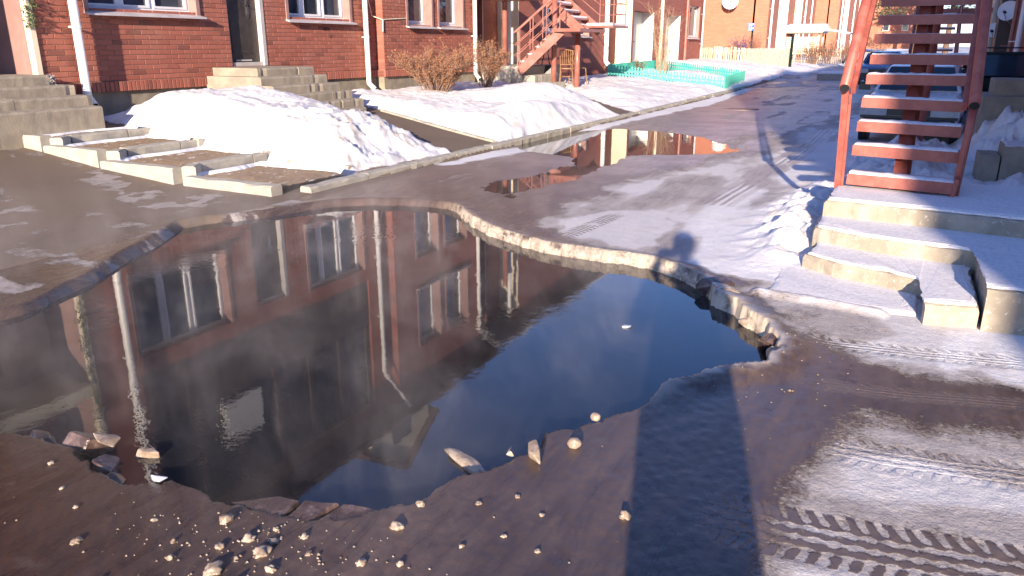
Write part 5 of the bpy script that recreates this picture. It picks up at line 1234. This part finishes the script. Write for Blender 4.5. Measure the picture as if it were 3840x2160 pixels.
chunk('ice_plate', 'low dark ice shelf at the left picture edge', (-3.0, 1.62, .01), (.12, .05, .03), diceM, 11, flat=.5)
chunk('floating_ice', 'small cream ice block floating under the pipe reflection', (-2.52, 1.735, .006), (.062, .028, .024), iceM, 12, rot=(0, 0, .35), flat=.5)
chunk('ice_shard', 'bluish white triangular ice shard on the near rim', (-2.235, 1.575, .065), (.045, .022, .035), biceM, 13, rot=(.5, 0, .2), n=7)
blob('ice_log', 'long rounded cream piece of ice floating at the near rim', (-1.36, 2.265, .004), (.145, .030, .023), iceM, 24, 'ice chunk', rot=(0, .04, -.42), amp=.35)
chunk('ice_chunk', 'wedge-shaped cream ice chunk on the near rim right of the ice log', (-1.115, 2.345, .085), (.072, .032, .026), iceM, 31, rot=(.25, .1, -.8), n=14, flat=.5)
chunk('ice_chunk', 'tiny cream ice fragment beside the wedge-shaped chunk', (-1.20, 2.31, .065), (.022, .018, .014), iceM, 16, n=9)
blob('ice_ball', 'round cream ice lump alone on the brown ice right of the wedge', (-1.01, 2.49, .072), (.026, .026, .023), iceM, 17)
blob('ice_ball', 'round ice lump sitting on the very rim of the near edge', (-1.03, 2.76, .058), (.024, .021, .017), iceM, 18)
chunk('floating_ice', 'thin sliver of ice floating on the blue reflection', (-1.32, 4.0, .003), (.05, .02, .008), biceM, 19, rot=(0, 0, .3), flat=.5)
# cracked reddish ice slab at the near rim
T = thing('cracked_slab', (-1.62, 1.70, .05), 'dark reddish cracked ice slab hanging at the near rim', 'ice slab')
for i, poly in enumerate(([(-1.92, 1.60), (-1.80, 1.595), (-1.70, 1.605), (-1.715, 1.72), (-1.80, 1.71)], [(-1.685, 1.61), (-1.60, 1.63), (-1.585, 1.77), (-1.70, 1.73)], [(-1.585, 1.635), (-1.48, 1.69), (-1.38, 1.80), (-1.50, 1.795), (-1.568, 1.775)])):
    slab(T, 'slab_piece', poly, .0, .052, diceM, b=.008, jit=.003, seed=20 + i)
# lip of the far left edge
big = [(-1.32, 1.74, .03), (-1.84, 1.51, .028), (-1.61, 1.44, .03), (-1.70, 1.47, .026), (-1.68, 1.31, .036), (-1.53, 1.39, .02), (-1.31, 1.54, .02), (-.86, 1.84, .012), (-.99, 1.86, .012), (-.68, 2.14, .026), (-1.32, 1.88, .02), (-1.05, 2.08, .013), (-2.17, 1.21, .02), (-1.2, 1.59, .014), (-2.7, 1.47, .013), (-1.84, 1.29, .018), (-1.62, 1.50, .02), (-1.75, 1.40, .017), (-1.57, 1.27, .03), (-1.45, 1.30, .03), (-2.05, 1.40, .013), (-1.9, 1.35, .012), (-2.35, 1.33, .012), (-2.5, 1.38, .011), (-1.15, 1.98, .014), (-1.08, 1.75, .012), (-.93, 2.02, .011), (-1.55, 1.56, .016), (-1.48, 1.50, .015), (-1.66, 1.55, .012)]
LM = {}
for i, (x, y, r) in enumerate(big):
    key = i % 6; o = None
    if key not in LM:
        o = blob('ice_lump', '', (0, 0, 0), (1, .9, .72), iceM, 40 + key, amp=.55); LM[key] = o.data
    else:
        o = bpy.data.objects.new('ice_lump', LM[key]); C.objects.link(o)
    r *= .82; o.location = (x, y, gz(x, y) + r * .12); o.scale = (r, r * (.8 + .4 * ((i * 7) % 5) / 5), r * (.75 + .5 * ((i * 3) % 4) / 4)); o.rotation_euler = (0, 0, i * 1.3)
    lab = {0: 'largest rounded cream ice lump, frozen on alone right of the cracked slab', 1: 'chunky cream lump just below the left end of the cracked slab', 2: 'jagged cream lump in the densest cluster at the bottom', 3: 'big lump at the top of the dense cluster under the cracked slab', 4: 'widest lump of the cluster cut by the bottom edge', 7: 'flat pale lump low in the ice right of the largest lump', 9: 'pale flat lump frozen in beside the shadow of the person', 12: 'oval lump at the bottom left corner region', 14: 'tiny cream lump nearest the left picture edge'}.get(i, 'small cream ice bead frozen onto the brown foreground ice')
    tag(o, lab, 'ice lump', 'ice lumps scattered on the foreground ice')
rd = random.Random(77); m = MB()
for _ in range(420):
    if rd.random() < .75: x = rd.gauss(-1.62, .28); y = rd.gauss(1.42, .16)
    else: x = rd.uniform(-3.2, -.4); y = rd.uniform(1.0, 2.9)
    if rd.random() < .25: x = rd.gauss(-.35, .25); y = rd.gauss(3.9, .5)
    d = sdf(HOLE, np.array([x]), np.array([y]))[0]
    if d > -.03: continue
    r = rd.uniform(.0015, .006) * (1 if rd.random() < .9 else 1.8); z = gz(x, y) + r * .3
    vs = [(x + r * rd.uniform(.7, 1.2) * a, y + r * rd.uniform(.7, 1.2) * b, z + r * .7 * c) for a, b, c in ((1, 0, 0), (0, 1, 0), (-1, 0, 0), (0, -1, 0), (0, 0, 1), (0, 0, -1))]
    m.add(vs, [(0, 1, 4), (1, 2, 4), (2, 3, 4), (3, 0, 4), (1, 0, 5), (2, 1, 5), (3, 2, 5), (0, 3, 5)])
tag(m.build('ice_crumbs', iceM, fix=False), 'fine white crumbs of ice strewn over the frozen ground round the hole', 'ice crumbs', kind='stuff')
# cream crust of the thick far rim: irregular crust following the edge
def rimcrust():
    pts = [Vector(p) for p in HOLE]; pts = pts[22:34]; rd = random.Random(4); m = MB(); vs = []; dense = []
    for a, b in zip(pts, pts[1:]):
        n = max(1, int((b - a).length / .025))
        for k in range(n): dense.append(a.lerp(b, k / n))
    K = len(dense); prof = 6
    for i, p in enumerate(dense):
        t_ = (dense[min(i + 1, K - 1)] - dense[max(i - 1, 0)]).normalized(); n = Vector((-t_.y, t_.x))      # away from the water on the far side
        tp = min(1, i / 6, (K - 1 - i) / 6)
        for (o, z) in ((.010, -.03), (-.008, .02), (-.002, .045), (.022, .064), (.055, .066), (.09, .052)):
            j = rd.gauss(0, .005); vs.append((p.x + n.x * (o + j), p.y + n.y * (o + j), .04 + (z - .04) * tp + rd.gauss(0, .003) * (z > 0)))
    m.add(vs, [(i * prof + j, i * prof + j + 1, (i + 1) * prof + j + 1, (i + 1) * prof + j) for i in range(K - 1) for j in range(prof - 1)])
    o = m.build('ice_rim', rimM, smooth=True); tag(o, 'thick cream crust of broken ice along the far right rim of the open water', 'ice rim'); o['kind'] = 'structure'
rimcrust()

# ------------------------------------------------------------------ the photographer, behind the lens
def person():
    T = thing('person', (.245, -.36, .055), 'person in a dark winter jacket holding up a phone with both hands', 'person')
    V = {}; 
    def chain(name, parts, mat, sub=2):
        me = bpy.data.meshes.new(name); vs = []; es = []; rs = []; idx = {}
        for pts in parts:
            pr = None
            for (p, r) in pts:
                k = tuple(round(c, 4) for c in p)
                if k not in idx: idx[k] = len(vs); vs.append(p); rs.append(r)
                if pr is not None: es.append((pr, idx[k]))
                pr = idx[k]
        me.from_pydata(vs, es, []); o = bpy.data.objects.new(name, me); C.objects.link(o); o.parent = T
        sk = o.modifiers.new('s', 'SKIN'); me.skin_vertices[0].data[0].use_root = True
        for i, r in enumerate(rs):
            rr = r if isinstance(r, tuple) else (r, r); me.skin_vertices[0].data[i].radius = rr
        sb = o.modifiers.new('d', 'SUBSURF'); sb.levels = sub; sb.render_levels = sub
        me.materials.append(mat); return o
    pel = ((0, 0, .92), (.17, .13)); ch = ((0, .0, 1.28), (.2, .14)); nk = ((0, 0, 1.47), .075)
    body = [[pel, ((0, 0, 1.1), (.165, .13)), ch, ((0, 0, 1.42), (.13, .10)), nk, ((0, .02, 1.56), .075)]]
    for s in (-1, 1):
        body.append([pel, ((s * .10, 0, .82), .105), ((s * .11, .01, .5), .075), ((s * .12, -.01, .12), .055), ((s * .12, .0, .05), .05), ((s * .13, .16, .035), .04)])
        body.append([ch, ((s * .19, 0, 1.39), .075), ((s * .27, .08, 1.16), .058), ((s * .17, .27, 1.36), .042), ((s * .11, .335, 1.47), .034)])
    b = chain('body', body, jacketM)
    m = MB(); rings = [(1.15, .19, .14), (.9, .215, .16), (.6, .205, .165), (.34, .195, .17)]; vs = [(rx * math.cos(a * math.pi / 12), ry * math.sin(a * math.pi / 12), z) for z, rx, ry in rings for a in range(24)]
    m.add(vs, [(i * 24 + j, i * 24 + (j + 1) % 24, (i + 1) * 24 + (j + 1) % 24, (i + 1) * 24 + j) for i in range(3) for j in range(24)]); ct = m.build('long_coat', jacketM, None, True); ct.parent = T
    m = MB(); 
    bm = bmesh.new(); bmesh.ops.create_uvsphere(bm, u_segments=24, v_segments=16, radius=1)
    for v in bm.verts:
        c = v.co.copy(); v.co = Vector((c.x * .078, c.y * .098, c.z * .118))
        if c.z < -.2: v.co.x *= 1 - .35 * (-c.z - .2); v.co.y *= 1 - .1 * (-c.z)
        if c.y > .93 and abs(c.z + .1) < .25: v.co.y += .018
    me = bpy.data.meshes.new('head'); bm.to_mesh(me); bm.free(); me.shade_smooth(); me.materials.append(skinM); h = bpy.data.objects.new('head', me); C.objects.link(h); h.parent = T; h.location = (0, .04, 1.645)
    def sub(nm, mat, loc, sc):
        bm = bmesh.new(); bmesh.ops.create_icosphere(bm, subdivisions=2, radius=1)
        for v in bm.verts: v.co = Vector((v.co.x * sc[0], v.co.y * sc[1], v.co.z * sc[2]))
        me = bpy.data.meshes.new(nm); bm.to_mesh(me); bm.free(); me.shade_smooth(); me.materials.append(mat); o = bpy.data.objects.new(nm, me); C.objects.link(o); o.parent = h; o.location = loc
    for s in (-1, 1): sub('eye', whiteM, (s * .03, .082, .0), (.013, .01, .010)); sub('ear', skinM, (s * .078, .0, -.01), (.012, .022, .032))
    sub('nose', skinM, (0, .10, -.03), (.013, .018, .024)); sub('mouth', revealM, (0, .088, -.068), (.024, .008, .007)); sub('cap', jacketM, (0, -.012, .045), (.092, .108, .09))
    for s in (-1, 1):
        parts = [[((s * .11, .335, 1.47), .026), ((s * .098, .345, 1.50), .03)]]
        pal = ((s * .098, .345, 1.50), .03)
        for k in range(4):
            z = 1.475 + k * .02; L = (.8, .95, 1, .9)[k]
            parts.append([pal, ((s * (.094), .362, z), .011), ((s * (.088 - .0), .378, z + .002), .009), ((s * (.088 - .022 * L), .380, z + .003), .008), ((s * (.088 - .036 * L), .372, z + .003), .007)])
        parts.append([pal, ((s * .085, .335, 1.53), .013), ((s * .070, .330, 1.545), .010), ((s * .056, .332, 1.55), .008)])
        chain('hand', parts, skinM, 1)
    T.rotation_euler = (0, 0, R(27.3))
    # phone just behind the lens position
    P = thing('phone', (.012, -.024, 1.5445), 'black phone held upright sideways in both hands', 'phone')
    m = MB(); m.bevbox(-.073, .073, -.037, .037, -.0045, .0045, .002); o = m.build('case', blackM, None); o.parent = P
    m = MB(); m.box(-.066, .066, -.033, .033, .0046, .0052); o = m.build('screen', glassM, None); o.parent = P
    P.rotation_euler = (R(72.5), 0, R(27.3))
person()

# ------------------------------------------------------------------ vapour rising from the water
def vapour():
    t = NT('vapour'); t.n.remove(t.b); p = t.pos()
    pv = t.add('ShaderNodeVolumePrincipled'); pv.inputs['Color'].default_value = (.96, .90, .87, 1); pv.inputs['Anisotropy'].default_value = .1
    sep = t.add('ShaderNodeSeparateXYZ'); t.l(p, sep.inputs[0])
    n = t.noise(t.map(p, (1, 1, .55), loc=(3, 1, 0)), 2.3, 5, .62, 1.2)
    d = t.ramp(n, .46, .72)
    hz = t.lin(sep.outputs[2], .03, 1.0, 1, 0); hz = t.math('MULTIPLY', hz, hz)
    d = t.math('MULTIPLY', d, hz)
    for ax, a, b in ((0, -7.5, -5.6), (0, -.5, -1.6), (1, 1.0, 1.8), (1, 7.4, 5.8)): d = t.math('MULTIPLY', d, t.ramp(sep.outputs[ax], a, b))
    d = t.math('MULTIPLY', d, .46); t.l(d, pv.inputs['Density']); t.l(pv.outputs[0], t.out.inputs['Volume'])
    m = MB(); m.box(-7.5, -.5, 1.0, 7.4, .03, 1.0)
    o = m.build('vapour', t.m); o['kind'] = 'stuff'; tag(o, 'thin vapour drifting above the open water', 'vapour')
vapour()
